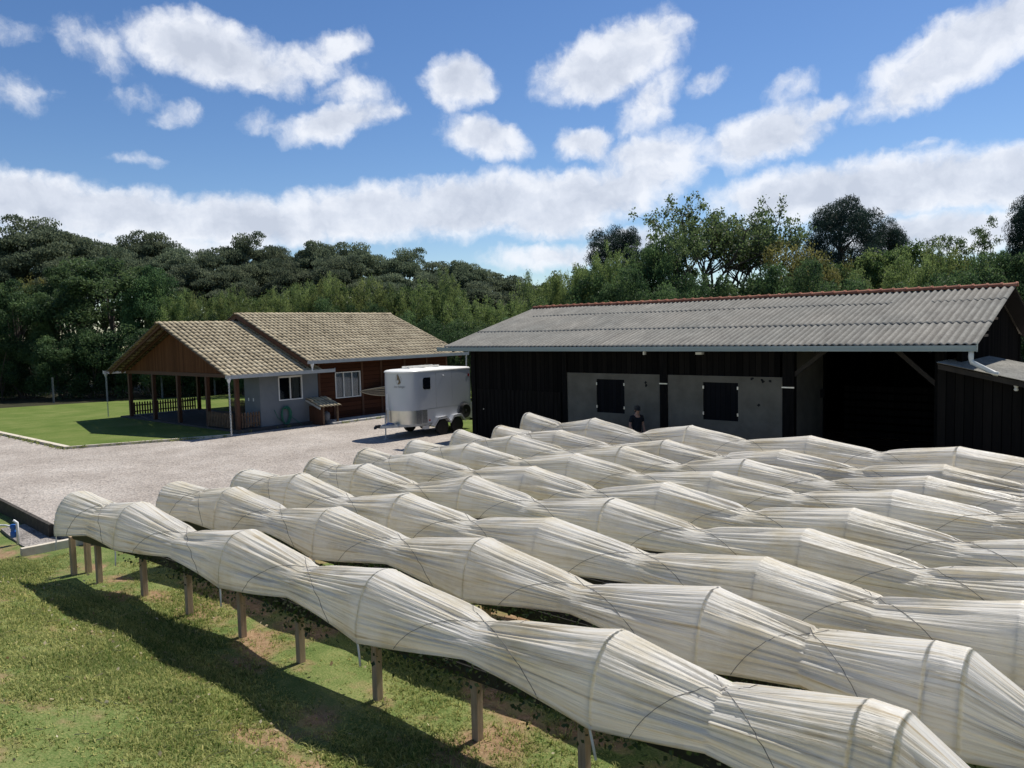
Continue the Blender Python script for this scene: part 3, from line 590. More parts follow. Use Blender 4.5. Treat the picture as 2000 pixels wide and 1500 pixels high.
rain_chain(-30.06, 16.62, 2.46, .02, M['white']); rain_chain(-42.56, 16.62, 2.43, .07, M['gutter'])
MB().lathe((-29.95, 20.7, 2.9), [(.035, -.34), (.035, -.2), (.08, -.05), (.08, .0)], 10).build('downpipe', M['white'], H)
MB().tube([(-29.95, 30.85, 2.92), (-29.97, 30.85, 2.8), (-30.0, 30.85, 2.0), (-30.0, 30.85, .1)], .045, 8).build('downpipe', M['gutter'], H)
# walls
def wall_open(x, y0, y1, z0, z1, holes, m, name, th=.16):
    """wall on plane x, facing +x, with rectangular openings"""
    b = MB(); ys = sorted({y0, y1} | {h[0] for h in holes} | {h[1] for h in holes})
    for ya, yb in zip(ys, ys[1:]):
        hs = sorted([(h[2], h[3]) for h in holes if h[0] <= ya + 1e-6 and h[1] >= yb - 1e-6]); z = z0
        for lo, hi in hs:
            if lo > z: b.box(x - th, x, ya, yb, z, lo)
            z = hi
        if z < z1: b.box(x - th, x, ya, yb, z, z1)
    return b.build(name, m, H)
W1 = (19.55, 20.82, 1.24, 2.36); W2 = (22.72, 24.26, 1.08, 2.36)
wall_open(-31.0, 18.6, 21.7, .0, 2.62, [W1], M['grey'], 'side_wall')
wall_open(-31.03, 21.7, 30.4, .0, 3.06, [W2], M['brown'], 'side_wall')
MB().box(-32.3, -31.16, 18.6, 18.76, .0, 2.62).build('porch_wall', M['grey'], H)
MB().box(-34.6, -32.3, 21.0, 21.16, .0, 2.9).build('porch_wall', M['brown'], H)
MB().box(-32.46, -32.3, 18.76, 21.0, .0, 2.9).build('porch_wall', M['brown'], H)
MB().box(-34.76, -34.6, 21.16, 30.4, .0, 3.0).build('back_wall', M['brown'], H)
MB().box(-34.6, -31.2, 30.24, 30.4, .0, 2.95).build('back_wall', M['brown'], H)
MB().add([(XR, 21.55, 5.2), (-31.1, 21.55, 3.15), (-41.4, 21.55, 3.15), (XR, 21.62, 5.2), (-31.1, 21.62, 3.15), (-41.4, 21.62, 3.15)], [(0, 2, 1), (3, 4, 5), (0, 1, 4, 3), (1, 2, 5, 4), (2, 0, 3, 5)]).build('gable', M['gable'], H)
b = MB()
for y in (21.78, 23.0 - .38, 24.36, 25.6, 27.2, 28.8, 30.3):
    b.box(-31.03, -30.985, y - .06, y + .06, .08, .98 if 22.6 < y < 24.3 else 3.04)
b.build('batten', M['hpost'], H)
# sliding door on the porch
d = MB().box(-34.4, -32.7, 20.93, 20.985, .14, 2.3).build('porch_door', M['glass'], H)
b = MB()
for x in (-34.42, -33.56, -32.7): b.box(x - .03, x + .03, 20.9, 20.99, .14, 2.34)
b.box(-34.42, -32.7, 20.9, 20.99, 2.3, 2.36); b.build('door_frame', M['white'], d, root=H)
for x in (-31.55, -31.95): MB().box(x - .035, x + .035, 18.585, 18.6, 1.28, 1.42).build('socket', M['white'], H)
def house_window(W, curtain, xw, topbar):
    f = MB(); y0, y1, z0, z1 = W; t_ = .045
    f.box(xw - .08, xw + .03, y0, y1, z0, z0 + t_); f.box(xw - .08, xw + .03, y0, y1, z1 - (.08 if topbar else t_), z1)
    f.box(xw - .08, xw + .03, y0, y0 + t_, z0 + t_, z1 - t_); f.box(xw - .08, xw + .03, y1 - t_, y1, z0 + t_, z1 - t_)
    n = 2 if topbar else 3
    for k in range(1, n): yy = y0 + (y1 - y0) * k / n; f.box(xw - .06, xw + .01, yy - .022, yy + .022, z0 + t_, z1 - t_)
    w = f.build('window', M['white'], H)
    MB().box(xw - .05, xw - .045, y0 + t_, y1 - t_, z0 + t_, z1 - t_).build('pane', M['pane'], w, root=H)
    ya, yb = (y0 + (y1 - y0) * .62, y1 - .1) if topbar else (y0 + .06, y1 - .06)
    nn = 60; yy = np.linspace(ya, yb, nn); xx = xw - .11 + .018 * np.sin((yy - ya) * 34)
    V = np.concatenate([np.stack([xx, yy, np.full(nn, z0 + .05)], 1), np.stack([xx, yy, np.full(nn, z1 - .06)], 1)])
    o = np_mesh('curtain', V - np.array(origin(w)), np.array([(k, k + 1, nn + k + 1, nn + k) for k in range(nn - 1)]), M[curtain], w, local=True)
    MB().box(xw - .6, xw - .17, y0 + .01, y1 - .01, z0 + .01, z1 - .01).build('room', M['dark'], w, root=H)
def pane_mat():
    m, t, out = nt('window_glass'); g = N(t, 'ShaderNodeBsdfGlossy'); g.inputs['Roughness'].default_value = .03; tp = N(t, 'ShaderNodeBsdfTransparent'); tp.inputs['Color'].default_value = (.75, .8, .84, 1)
    fr = N(t, 'ShaderNodeFresnel'); mx = N(t, 'ShaderNodeMixShader'); t.links.new(fr.outputs[0], mx.inputs[0]); t.links.new(tp.outputs[0], mx.inputs[1]); t.links.new(g.outputs[0], mx.inputs[2]); t.links.new(mx.outputs[0], out.inputs['Surface']); return m
M['pane'] = pane_mat()
house_window(W1, 'curtain', -31.0, True); house_window(W2, 'lace', -31.03, False)
# picket fences round the porch
def pickets(p0, p1, label, hgt=.72, step=.135, zb=.16):
    p0 = Vector((p0[0], p0[1], zb)); p1 = Vector((p1[0], p1[1], zb)); d = p1 - p0; L = d.length; d.normalize(); n = int(L / step); sd = Vector((-d.y, d.x, 0))
    f = thing('picket_fence', p0, label, 'fence', 'picket fences round the porch'); b = MB(); rl = MB()
    for k in range(n + 1):
        c = p0 + d * (L * k / n); w = d * .042; t_ = sd * .011; hh = hgt + random.uniform(-.02, .02)
        b.add([c + i * w + j * t_ + Vector((0, 0, z)) for z in (.04, hh - .06) for i, j in ((-1, -1), (1, -1), (1, 1), (-1, 1))] + [c - t_ + Vector((0, 0, hh)), c + t_ + Vector((0, 0, hh))],
              [(0, 1, 5, 4), (1, 2, 6, 5), (2, 3, 7, 6), (3, 0, 4, 7), (4, 5, 8), (6, 7, 9), (5, 6, 9, 8), (7, 4, 8, 9)])
    b.build('pickets', M['picket'], f)
    for z in (.2, .52): rl.bar(p0 + Vector((0, 0, z)) + sd * .028, p1 + Vector((0, 0, z)) + sd * .028, .03, .06)
    rl.build('rail', M['picket'], f)
pickets((-42.0, 17.75), (-42.0, 21.1), 'dark picket fence along the left side of the porch, lawn showing through')
pickets((-33.3, 17.33), (-31.2, 17.33), 'shaded brown picket fence across the front of the porch')
pickets((-30.98, 17.68), (-30.98, 18.5), 'short pale picket fence between porch corner post and grey wall')
pickets((-38.6, 21.3), (-34.9, 21.3), 'dark picket fence at the rear of the porch')
# gas shelter, cylinder, hose
G = thing('gas_shelter', (-30.3, 21.6, 0), 'small lean-to shelter with tiled roof against the brown house wall', 'shelter')
tile_roof('shelter_roof', G, -30.98, 1.22, -29.85, .86, 20.95, 22.15, .2, .4, 9)
b = MB()
for y in (21.2, 22.0): b.box(-30.0, -29.92, y - .04, y + .04, 0, .86)
b.build('shelter_post', M['picket'], G); MB().box(-30.98, -29.95, 21.14, 21.2, 0, .86).build('side_panel', M['hpost'], G)
MB().bar((-30.98, 20.97, 1.16), (-29.85, 20.97, .80), .03, .1).build('edge_board', M['gutter'], G)
tag(MB().lathe((-30.35, 21.65, .09), [(.13, 0), (.17, .03), (.175, .35), (.14, .45), (.07, .48), (.06, .52)], 16).build('gas_cylinder', M['cyl'], smooth=True), 'grey gas cylinder standing under the small tiled shelter', 'gas cylinder')
b = MB(); r = np.random.default_rng(8)
for k in range(9):
    cy, w, h = 19.85 + r.normal(0, .03), .23 + r.normal(0, .02), .40 + r.normal(0, .025); a = np.linspace(0, 2 * PI, 33)
    b.tube([(-30.93 + .02 * (k % 3), cy + w * math.cos(t_) * (1 + .2 * math.sin(t_)), .54 + h * math.sin(t_)) for t_ in a], .014, 6, False)
b.tube([(-30.94, 19.25, .86), (-30.93, 19.27, .8), (-30.92, 19.4, .5), (-30.9, 19.62, .3)], .014, 6); b.tube([(-30.9, 20.05, .5), (-30.85, 20.35, .25), (-30.7, 20.55, .03)], .014, 6)
b.box(-31.0, -30.86, 19.8, 19.9, .84, .95)
tag(b.build('garden_hose', M['green_hose'], smooth=True), 'coiled green garden hose hanging on the grey house wall', 'hose')

# hammock hung along the brown wall
HM = thing('hammock', (-30.6, 25.6, 1.4), 'striped string hammock hung by the brown wall behind the trailer nose', 'hammock')
A, B2 = Vector((-30.98, 24.2, 1.32)), Vector((-29.9, 28.0, 1.85)); nU, nV = 34, 25; V = np.zeros((nU, nV, 3))
for i in range(nU):
    u = i / (nU - 1); c = A.lerp(B2, u); w = .62 * math.sin(PI * min(max(u, .0), 1)) ** .7; sg = .62 * math.sin(PI * u)
    for j in range(nV):
        q = j / (nV - 1) * 2 - 1; V[i, j] = (c.x + .14 * q * w, c.y, c.z - sg * (1 - .25 * q * q) * .6 + .42 * w * q)
for nm, sel, m in (('cream_stripe', 0, 'rope'), ('dark_stripe', 1, 'dark_rope')):
    b = MB()
    for j in range(nV - 1):
        if (j % 4 == 1) == (sel == 0):
            for i in range(nU - 1): b.add([V[i, j], V[i + 1, j], V[i + 1, j + 1], V[i, j + 1]], [(0, 1, 2, 3)])
    b.build(nm, M[m], HM)
b = MB(); b.tube([tuple(V[i, 0]) for i in range(nU)], .022, 6); b.tube([tuple(V[i, -1]) for i in range(nU)], .022, 6); b.build('rope', M['rope'], HM)

# ------------------------------------------------------------------ barn
BARN = thing('barn', (-12, 21.4, 0), 'long dark timber barn with grey corrugated roof and red ridge tiles', 'barn')
XL, XRr = -21.05, -3.45; YE, ZE, YR, ZR = 20.5, 3.62, 26.0, 5.14
def corrugated(name, root, x0, x1, y0, z0, y1, z1, courses, pitch=.177, amp=.026, seed=0, m='fibre'):
    r = np.random.default_rng(seed); n = int((x1 - x0) / pitch * 8) + 1; x = np.linspace(x0, x1, n); S = math.hypot(y1 - y0, z1 - z0); dy, dz = (y1 - y0) / S, (z1 - z0) / S; ny, nz = -dz, dy
    if ny * 0 + nz < 0: ny, nz = -ny, -nz
    vs = []; fs = []; ti = []; edges = [0] + list(courses) + [1]; base = 0
    for c in range(len(edges) - 1):
        ua, ub = edges[c] * S - (.0 if c == 0 else .12), edges[c + 1] * S; us = np.linspace(ua, ub, 14)
        lift = np.interp(us, [ua, ub], [.007 if c else .003, .0])
        sheet = np.floor((x - x0) / 1.05); sj = r.normal(0, .006, int(sheet.max()) + 1)[sheet.astype(int)]; sk = r.normal(0, .012, int(sheet.max()) + 1)[sheet.astype(int)]
        wv = amp * np.cos(2 * PI * (x - x0) / pitch)
        for u, l in zip(us, lift):
            h = wv + l + sj * .5 + .006 * np.sin(x * .9 + u); uu = u + sk * (u == us[0]) 
            vs.append(np.stack([x, y0 + dy * uu + ny * h, z0 + dz * uu + nz * h], 1))
        # turned-down lower lip
        h = wv + lift[0] + sj * .5 - .007; vs.insert(len(vs) - 14, np.stack([x, y0 + dy * (us[0] + sk) + ny * h, z0 + dz * (us[0] + sk) + nz * h], 1))
        fs.append(grid_faces(15, n) + base); base += 15 * n; ti.append(np.tile(.5 + .5 * wv / amp + 4 * sj, 15))  # rib valleys darker: dirt and the sky occlusion there, both put into tint
    return np_mesh(name, np.concatenate(vs), np.concatenate(fs), M[m], root, smooth=True, tint=np.concatenate(ti))
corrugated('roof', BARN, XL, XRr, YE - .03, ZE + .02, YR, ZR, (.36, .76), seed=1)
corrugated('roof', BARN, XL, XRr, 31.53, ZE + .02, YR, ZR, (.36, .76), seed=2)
ridge_tiles('ridge_cap', BARN, (XL - .02, YR, ZR + .05), (XRr + .05, YR, ZR + .05), .36, .13, M['clay'], .35)
b = MB(); y = YE - .05
b.box(XL - .2, XRr + .02, y - .13, y + .02, ZE - .13, ZE - .12); b.box(XL - .2, XRr + .02, y - .142, y - .13, ZE - .12, ZE + .0); b.box(XL - .2, XRr + .02, y - .165, y - .142, ZE - .045, ZE + .01); b.box(XL - .2, XRr + .02, y - .152, y - .142, ZE - .12, ZE - .085)
b.box(XL - .2, XL - .19, y - .16, y + .02, ZE - .13, ZE + .02); b.add([(XRr + .02, y - .165, ZE - .14), (XRr + .02, y + .02, ZE - .14), (XRr + .02, y + .02, ZE + .16), (XRr + .02, y - .1, ZE + .04), (XRr + .02, y - .165, ZE + .02)], [(0, 1, 2, 3, 4)])
b.build('gutter', M['barn_gutter'], BARN)
MB().tube([(-3.55, 20.38, 3.5), (-3.55, 20.38, 3.33), (-3.53, 20.36, 3.24), (-3.06, 20.25, 3.0), (-2.98, 20.25, 2.98)], .055, 12).build('downpipe', M['pvc'], BARN, smooth=True)
b = MB()
for x in np.arange(XL + .4, XRr, 1.35): b.bar((x, YE + .02, ZE - .11), (x, YR, ZR - .11), .06, .14); b.bar((x, 31.5, ZE - .11), (x, YR, ZR - .11), .06, .14)
b.build('rafter', M['barnpost'], BARN)
YW = 21.4
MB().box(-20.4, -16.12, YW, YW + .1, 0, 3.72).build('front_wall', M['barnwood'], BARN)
xr = np.linspace(-20.2, -16.2, 281); yr = YW - .03 - .022 * np.clip(2.2 * np.cos(2 * PI * xr / .2), -1, 1); np_mesh('ribbed_door', np.concatenate([np.stack([xr, yr, np.full(281, .02)], 1), np.stack([xr, yr, np.full(281, 2.02)], 1)]), grid_faces(2, 281), M['ribbed'], BARN, smooth=False)
b = MB()
for k in range(9): b.box(-8.0, -4.3, 25.6, 25.64, .1 + .24 * k, .28 + .24 * k)
b.build('partition', M['barnwood'], BARN)
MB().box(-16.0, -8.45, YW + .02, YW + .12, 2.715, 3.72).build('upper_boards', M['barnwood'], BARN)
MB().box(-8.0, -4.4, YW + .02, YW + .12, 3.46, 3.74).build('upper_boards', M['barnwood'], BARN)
def plaster(x0, x1, W):
    b = MB(); y0, y1 = YW - .02, YW + .13; wx0, wx1, z0, z1 = W
    b.box(x0, wx0, y0, y1, 0, 2.715); b.box(wx1, x1, y0, y1, 0, 2.715); b.box(wx0, wx1, y0, y1, 0, z0); b.box(wx0, wx1, y0, y1, z1, 2.715)
    p = b.build('plaster_wall', M['plaster'], BARN)
    sh = MB().box(wx0, wx1, y0 + .03, y0 + .07, z0, z1).build('shutter', M['shutter'], BARN)
    h = MB()
    for z in (z0 + .15, z1 - .2): h.box(wx0 - .01, wx0 + .03, y0 - .012, y0 + .03, z, z + .09); h.box(wx1 - .03, wx1 + .01, y0 - .012, y0 + .03, z, z + .09)
    h.build('hinge', M['metal'], sh, root=BARN)
    return p
plaster(-15.92, -12.27, (-14.70, -13.60, 1.40, 2.52)); plaster(-12.0, -8.35, (-10.80, -9.68, 1.38, 2.52))
b = MB()
r = np.random.default_rng(4)
for x, z in ((-12.8, 2.45), (-12.78, 2.36), (-9.25, 2.66), (-8.95, 2.62), (-8.92, 2.58), (-8.72, 2.6), (-9.05, 1.9)):
    a = np.linspace(0, 2 * PI, 9)[:-1]; rr = r.uniform(.025, .06, 8); b.add([(x + q * math.cos(t_), YW - .024, z + q * math.sin(t_)) for q, t_ in zip(rr, a)], [tuple(range(8))[::-1]])
b.build('plaster_chip', M['dark'], BARN)
for x0, x1 in ((-16.12, -15.92), (-12.27, -12.0), (-8.35, -8.02), (-4.5, -4.28), (-20.5, -20.28)):
    p = MB().box(x0, x1, YW - .06, YW + .16, 0, 3.56).build('post', M['barnpost'], BARN, bevel=.01)
    if x0 in (-12.27, -8.35):
        for z in (2.42, .75): MB().box(x0 - .012, x1 + .012, YW - .072, YW - .06, z, z + .035).build('strap', M['metal'], p, root=BARN)
for (x0, z0, x1, z1) in ((-8.1, 2.75, -7.15, 3.5), (-4.45, 2.6, -5.45, 3.52)): MB().bar((x0, YW + .05, z0), (x1, YW + .05, z1), .09, .11).build('brace', M['brace'], BARN)
MB().box(-8.28, -8.16, YW + .16, 24.1, 0, 3.5).build('recess_wall', M['plaster'], BARN)
MB().box(-8.32, -8.14, 24.1, 24.3, 0, 3.9).build('post', M['barnpost'], BARN); MB().box(-8.15, -8.07, 23.85, 24.0, 1.95, 2.2).build('latch_box', M['dark'], BARN)
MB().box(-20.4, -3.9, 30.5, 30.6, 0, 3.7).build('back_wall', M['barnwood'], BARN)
def gable_wall(x, name):
    return MB().add([(xx, y, z) for xx in (x - .06, x + .06) for y, z in ((YW + .16, 0), (YW + .16, 3.72), (26, 5.0), (30.5, 3.75), (30.5, 0))],
                    [(0, 1, 2, 3, 4), (9, 8, 7, 6, 5)] + [(k, 5 + k, 5 + (k + 1) % 5, (k + 1) % 5) for k in range(5)]).build(name, M['barnwood'], BARN)
for xa, xb in ((-3.93, -3.48), (XL + .03, -20.47)):
    for ye, sg in ((YE + .02, 1), (31.5, -1)):
        xm = (xa + xb) / 2; MB().bar((xm, ye, ZE - .05), (xm, YR - sg * .02, ZR - .05), abs(xb - xa), .03).build('verge_shade_board', M['barnpost'], BARN)  # dark boards added to black out the bounce-lit underside of the verges
gable_wall(-20.4, 'end_wall'); gable_wall(-4.0, 'end_wall')
b = MB()
for y, z, L in ((24.6, 4.27, .5), (24.2, 3.9, .75), (24.3, 3.74, .6), (25.9, 4.55, .8), (25.5, 4.2, .9)): b.box(-3.94, -3.925, y, y + L, z, z + .07)
b.build('gable_light_strip', M['picket'], BARN)  # timber strips standing in for light through gaps in the gable
MB().box(-12.60, -12.54, 20.9, 21.0, 3.36, 3.52).build('lamp', M['white'], BARN); MB().box(-10.95, -10.75, 21.2, 21.36, 3.36, 3.43).build('lamp', M['white'], BARN)
MB().tube([(-19.9, YW - .05, 1.25), (-19.9, YW - .02, 1.25)], .02, 6).build('hook', M['metal'], BARN)
# lean-to annex at the right end
AN = thing('lean_to_shed', (-2, 20.7, 0), 'dark lean-to shed with sloping corrugated roof at the barn end', 'shed')
n = 230; yy = np.linspace(20.15, 25.2, n); xs_ = np.linspace(-4.22, 3.2, 12); Vs = []
for x in xs_: Vs.append(np.stack([np.full(n, x), yy, 3.235 - .225 * (x + 4.22) + .02 * np.cos(2 * PI * yy / .177) + .0 * yy], 1))
np_mesh('roof', np.concatenate(Vs), grid_faces(12, n)[:, ::-1], M['fibre'], AN, tint=np.tile(.5 + .5 * np.cos(2 * PI * yy / .177), 12))  # valley dirt and shade in the tint, like the barn sheets
b = MB(); b.add([(-4.2, 20.22, 3.20), (3.2, 20.22, 1.53), (3.2, 20.25, 1.53), (-4.2, 20.25, 3.20), (-4.2, 20.22, 3.08), (3.2, 20.22, 1.41), (3.2, 20.25, 1.41), (-4.2, 20.25, 3.08)], [(0, 1, 2, 3), (4, 7, 6, 5), (0, 4, 5, 1), (2, 6, 7, 3), (1, 5, 6, 2), (0, 3, 7, 4)]); b.build('fascia', M['brace'], AN)
b = MB(); b.add([(x, y, z) for y in (20.5, 20.6) for x, z in ((-4.26, 0), (3.0, 0), (3.0, 1.5), (-4.26, 3.14))], [(0, 1, 2, 3), (7, 6, 5, 4), (0, 4, 5, 1), (1, 5, 6, 2), (2, 6, 7, 3), (3, 7, 4, 0)]); b.build('wall', M['barnwood'], AN)
b = MB(); b.lathe((-2.66, 20.42, 2.60), [(.03, 0), (.05, .03), (.03, .07), (.045, .1), (.05, .14), (.02, .16)], 10); b.box(-2.69, -2.63, 20.42, 20.5, 2.6, 2.66); b.build('lamp', M['white'], AN)
tag(MB().box(-2.32, -2.22, 20.2, 20.3, 0, 1.02).box(-2.335, -2.205, 20.185, 20.315, 1.02, 1.05).build('white_post', M['gutter'], bevel=.005), 'short pale post standing in front of the lean-to shed', 'post')

# ------------------------------------------------------------------ horse trailer
TX, TY = -23.85, 22.0
T = thing('horse_trailer', (TX, TY, 0), 'silver white horse trailer with rounded nose parked on the gravel', 'horse trailer')
def plan(w=1.0, y_front=-1.12, nose=.74, y_rear=1.72, n=22, inset=0.0):
    w -= inset; pts = [(w, y_rear - inset), (w, y_front)]
    for k in range(1, n): a = PI * k / n; pts.append((w * math.copysign(abs(math.cos(a)) ** .72, math.cos(a)), y_front - (nose - inset) * math.sin(a) ** .82))
    return pts + [(-w, y_front), (-w, y_rear - inset)]
def shell(b, pts, levels, off=0, close=True):
    n = len(pts); vs = []
    for z, ins in levels:
        cx = sum(p[0] for p in pts) / n; vs += [(TX + x * (1 - ins), TY + .3 + (y - .3) * (1 - ins), z) for x, y in pts]
    fs = [(l * n + k, l * n + (k + 1) % n, (l + 1) * n + (k + 1) % n, (l + 1) * n + k) for l in range(len(levels) - 1) for k in range(n if close else n - 1)]
    if close: fs += [tuple(range((len(levels) - 1) * n, len(levels) * n)), tuple(range(n))[::-1]]
    return b.add(vs, fs)
PL = plan()
body = shell(MB(), PL, [(.54, 0), (1.1, 0), (2.0, 0), (2.62, .004)]).build('body', M['trailer'], T, smooth=True)
body.data.polygons.foreach_set('use_smooth', [abs(p.normal.z) < .5 for p in body.data.polygons])
em = body.modifiers.new('edge', 'EDGE_SPLIT'); em.split_angle = R(35)
shell(MB(), PL, [(2.62, -.008), (2.665, -.008), (2.70, .02), (2.725, .10), (2.735, .3)]).build('roof', M['trailer_roof'], T)
b = MB(); b.box(TX - .55, TX - .5, TY - .9, TY + .8, 2.78, 2.83); b.box(TX - .1, TX - .05, TY - .9, TY + .8, 2.78, 2.83)
for y in (-.9, -.05, .75): b.box(TX - .55, TX - .05, TY + y, TY + y + .05, 2.73, 2.78)
b.build('roof_rack', M['trailer_roof'], T)
# aluminium nose shield and tread plate: thin skins standing 4 mm proud of the body
def skin(name, k0, k1, z0, z1, m, grow=.004):
    pts = plan(1 + grow, -1.12, .74 + grow, 1.72)[k0:k1 + 1]; n = len(pts)
    vs = [(TX + x, TY + y, z) for z in (z0, z1) for x, y in pts]
    return MB().add(vs, [(k, k + 1, n + k + 1, n + k) for k in range(n - 1)]).build(name, m, T, smooth=True)
skin('nose_shield', 3, 22, .56, 1.10, M['alu'])
skin('tread_panel', 1, 3, .56, 1.10, M['tread'])
MB().box(TX + .80, TX + 1.006, TY - 1.1, TY - .82, .56, 1.10).build('tread_panel', M['tread'], T)
MB().box(TX + .999, TX + 1.006, TY - .80, TY + 1.72, 1.10, 1.13).build('trim_strip', M['frame_steel'], T)
b = MB()
for y in (-.3, .62, 1.68): b.box(TX + .9985, TX + 1.003, TY + y, TY + y + .012, 1.14, 2.6)
b.build('panel_seam', M['frame_steel'], T)
b = MB(); b.box(TX + .99, TX + 1.012, TY + 1.58, TY + 1.66, 2.3, 2.42); b.box(TX + .99, TX + 1.012, TY - .74, TY - .66, .62, .68); b.build('side_lamp', M['lamp_red'], T)
# side window with rounded front corner
w = MB(); y0, y1, z0, z1 = TY - 1.02, TY - .62, 1.92, 2.40; poly = [(y1, z0), (y1, z1)] 
for k in range(5): a = PI / 2 + PI / 2 * k / 4; poly.append((y0 + .1 + .1 * math.cos(a), z1 - .1 + .1 * math.sin(a)))
for k in range(5): a = PI + PI / 2 * k / 4; poly.append((y0 + .1 + .1 * math.cos(a), z0 + .1 + .1 * math.sin(a)))
n = len(poly); w.add([(TX + 1.003, y, z) for y, z in poly] + [(TX + 1.02, y, z) for y, z in poly], [tuple(range(n, 2 * n)), tuple(range(n))[::-1]] + [(k, (k + 1) % n, n + (k + 1) % n, n + k) for k in range(n)]).build('side_window', M['black'], T)
MB().lathe((TX + 1.0, TY + .12, 2.42), [(.02, 0), (.035, .01), (.02, .03)], 10, 'x').build('marker_light', M['white'], T)
# emblem and script wrapped on the nose
def nose_point(s_, z, out=.006):
    """s_: arc length from the nose tip towards the camera side (+x)"""
    pts = plan(1 + out, -1.12, .74 + out, 1.72)[1:-1]; pts = pts[:len(pts) // 2 + 1][::-1]; d = 0
    for a, c in zip(pts, pts[1:]):
        L = math.hypot(c[0] - a[0], c[1] - a[1])
        if d + L >= s_: f = (s_ - d) / L; return (TX + a[0] + (c[0] - a[0]) * f, TY + a[1] + (c[1] - a[1]) * f, z)
        d += L
    return (TX + pts[-1][0], TY + pts[-1][1], z)
SC, ZC = .40, 2.37
b = MB(); a = np.linspace(0, 2 * PI, 41); outer = [nose_point(SC + .155 * math.cos(t_), ZC + .215 * math.sin(t_)) for t_ in a]; inner = [nose_point(SC + .145 * math.cos(t_), ZC + .203 * math.sin(t_)) for t_ in a]
b.add(outer + inner, [(k, k + 1, 41 + k + 1, 41 + k) for k in range(10, 40)] + [(k, k + 1, 41 + k + 1, 41 + k) for k in range(0, 4)])
horse = [(-.06, .17), (-.03, .20), (-.01, .165), (.02, .15), (.05, .09), (.075, .02), (.10, -.05), (.115, -.12), (.06, -.175), (.0, -.19), (-.05, -.17), (-.02, -.14), (.02, -.09), (.0, -.03), (-.035, .0), (-.055, -.045), (-.09, -.055), (-.095, -.02), (-.075, .05), (-.065, .11)]
def strip_poly(b, poly):
    vs = [nose_point(SC + x, ZC + y, .007) for x, y in poly]; b.add(vs, [tuple(range(len(vs)))])
strip_poly(b, horse); b.build('emblem', M['decal'], T)
me = number_mesh('Jeny Kalinger', .105); 
vs = [v.co.copy() for v in me.vertices]
mx0, mx1 = min(v.x for v in vs), max(v.x for v in vs)
b = MB(); b.add([nose_point(.12 + (v.x - mx0) / (mx1 - mx0) * .60 + v.y * .3, 2.04 + v.y * 1.1, .007) for v in vs], [tuple(p.vertices) for p in me.polygons if p.normal.z > .5]); b.build('lettering', M['script'], T)
# chassis, tongue, fenders, wheels
b = MB(); b.box(TX - .96, TX + .96, TY - 1.15, TY + 1.70, .44, .535)
b.build('chassis', M['frame_steel'], T)
CP = (TX - .05, TY - 2.55, .50)
b = MB(); b.bar((TX - .92, TY - 1.0, .49), CP, .09, .1); b.bar((TX + .92, TY - 1.0, .49), CP, .09, .1); b.bar((TX - .45, TY - 1.9, .5), (TX + .45, TY - 1.9, .5), .08, .06); b.box(TX - .34, TX + .24, TY - 2.2, TY - 1.98, .53, .56); b.build('tongue', M['frame_steel'], T)
b = MB(); b.box(CP[0] - .05, CP[0] + .05, CP[1] - .2, CP[1] + .03, .48, .6); b.lathe((CP[0], CP[1] - .22, .5), [(.055, -.05), (.07, 0), (.05, .06)], 10); b.build('coupler', M['rim'], T)
b = MB(); jx, jy = TX + .02, TY - 2.30; b.tube([(jx, jy, .02), (jx, jy, .95)], .03, 8); b.tube([(jx, jy, .95), (jx + .12, jy, .97)], .012, 6); b.box(jx - .09, jx + .09, jy - .09, jy + .09, 0, .02); b.build('jack', M['frame_steel'], T)
b = MB(); b.tube([(TX - .32, TY - 1.92, .6), (TX - .32, TY - 1.95, 1.75), (TX - .28, TY - 1.92, 1.8), (TX - .24, TY - 1.92, .6)], .016, 6); b.build('grab_rail', M['white'], T)
b = MB()
for k in range(3): b.tube([(TX - .1 + .06 * k, TY - 2.2, .58), (TX - .05 + .1 * k, TY - 2.1, .64), (TX + .1, TY - 2.0 + .05 * k, .58)], .014, 5)
b.build('cable', M['tap_blue'], T)
for sx in (1, -1):
    b = MB(); xo = TX + sx * 1.0; xa, xb = sorted((xo, xo + sx * .24)); c1, c2 = TY - .12, TY + .74
    prof = [(c1 - .52, .44), (c1 - .25, .74), (c1 + .2, .76), (c1 + .43, .52), (c2 - .22, .76), (c2 + .22, .78), (c2 + .44, .5)]
    for (ya, za), (yb, zb_) in zip(prof, prof[1:]):
        b.add([(x, y, z + dz) for dz in (0, -.02) for x in (xa, xb) for y, z in ((ya, za), (yb, zb_))], [(0, 1, 3, 2), (4, 6, 7, 5), (0, 4, 5, 1), (2, 3, 7, 6), (0, 2, 6, 4), (1, 5, 7, 3)])
        if za and True: b.add([(xb if sx > 0 else xa, ya, za), (xb if sx > 0 else xa, yb, zb_), (xb if sx > 0 else xa, yb, zb_ - .09), (xb if sx > 0 else xa, ya, za - .09)], [(0, 1, 2, 3)])
    b.add([(xo, TY - .64, .44), (xo + sx * .24, TY - .64, .44), (xo + sx * .24, TY - .37, .74), (xo, TY - .37, .74)], [(0, 1, 2, 3)])
    b.build('fender', M['trailer'], T)
    for c in (c1, c2):
        x0 = xo + sx * .015
        wh = MB().lathe((x0, c, .325), [(.2, 0), (.30, .0), (.325, .03), (.325, .17), (.30, .2), (.2, .2)] if sx > 0 else [(.2, -.2), (.30, -.2), (.325, -.17), (.325, -.03), (.30, 0), (.2, 0)], 24, 'x').build('wheel', M['rubber'], T, smooth=False)
        MB().lathe((x0 + sx * .17, c, .325), [(.195, 0), (.17, .0 + sx * .01), (.06, -sx * .03), (.055, sx * .02)] , 18, 'x').build('rim', M['rim'], wh, root=T)
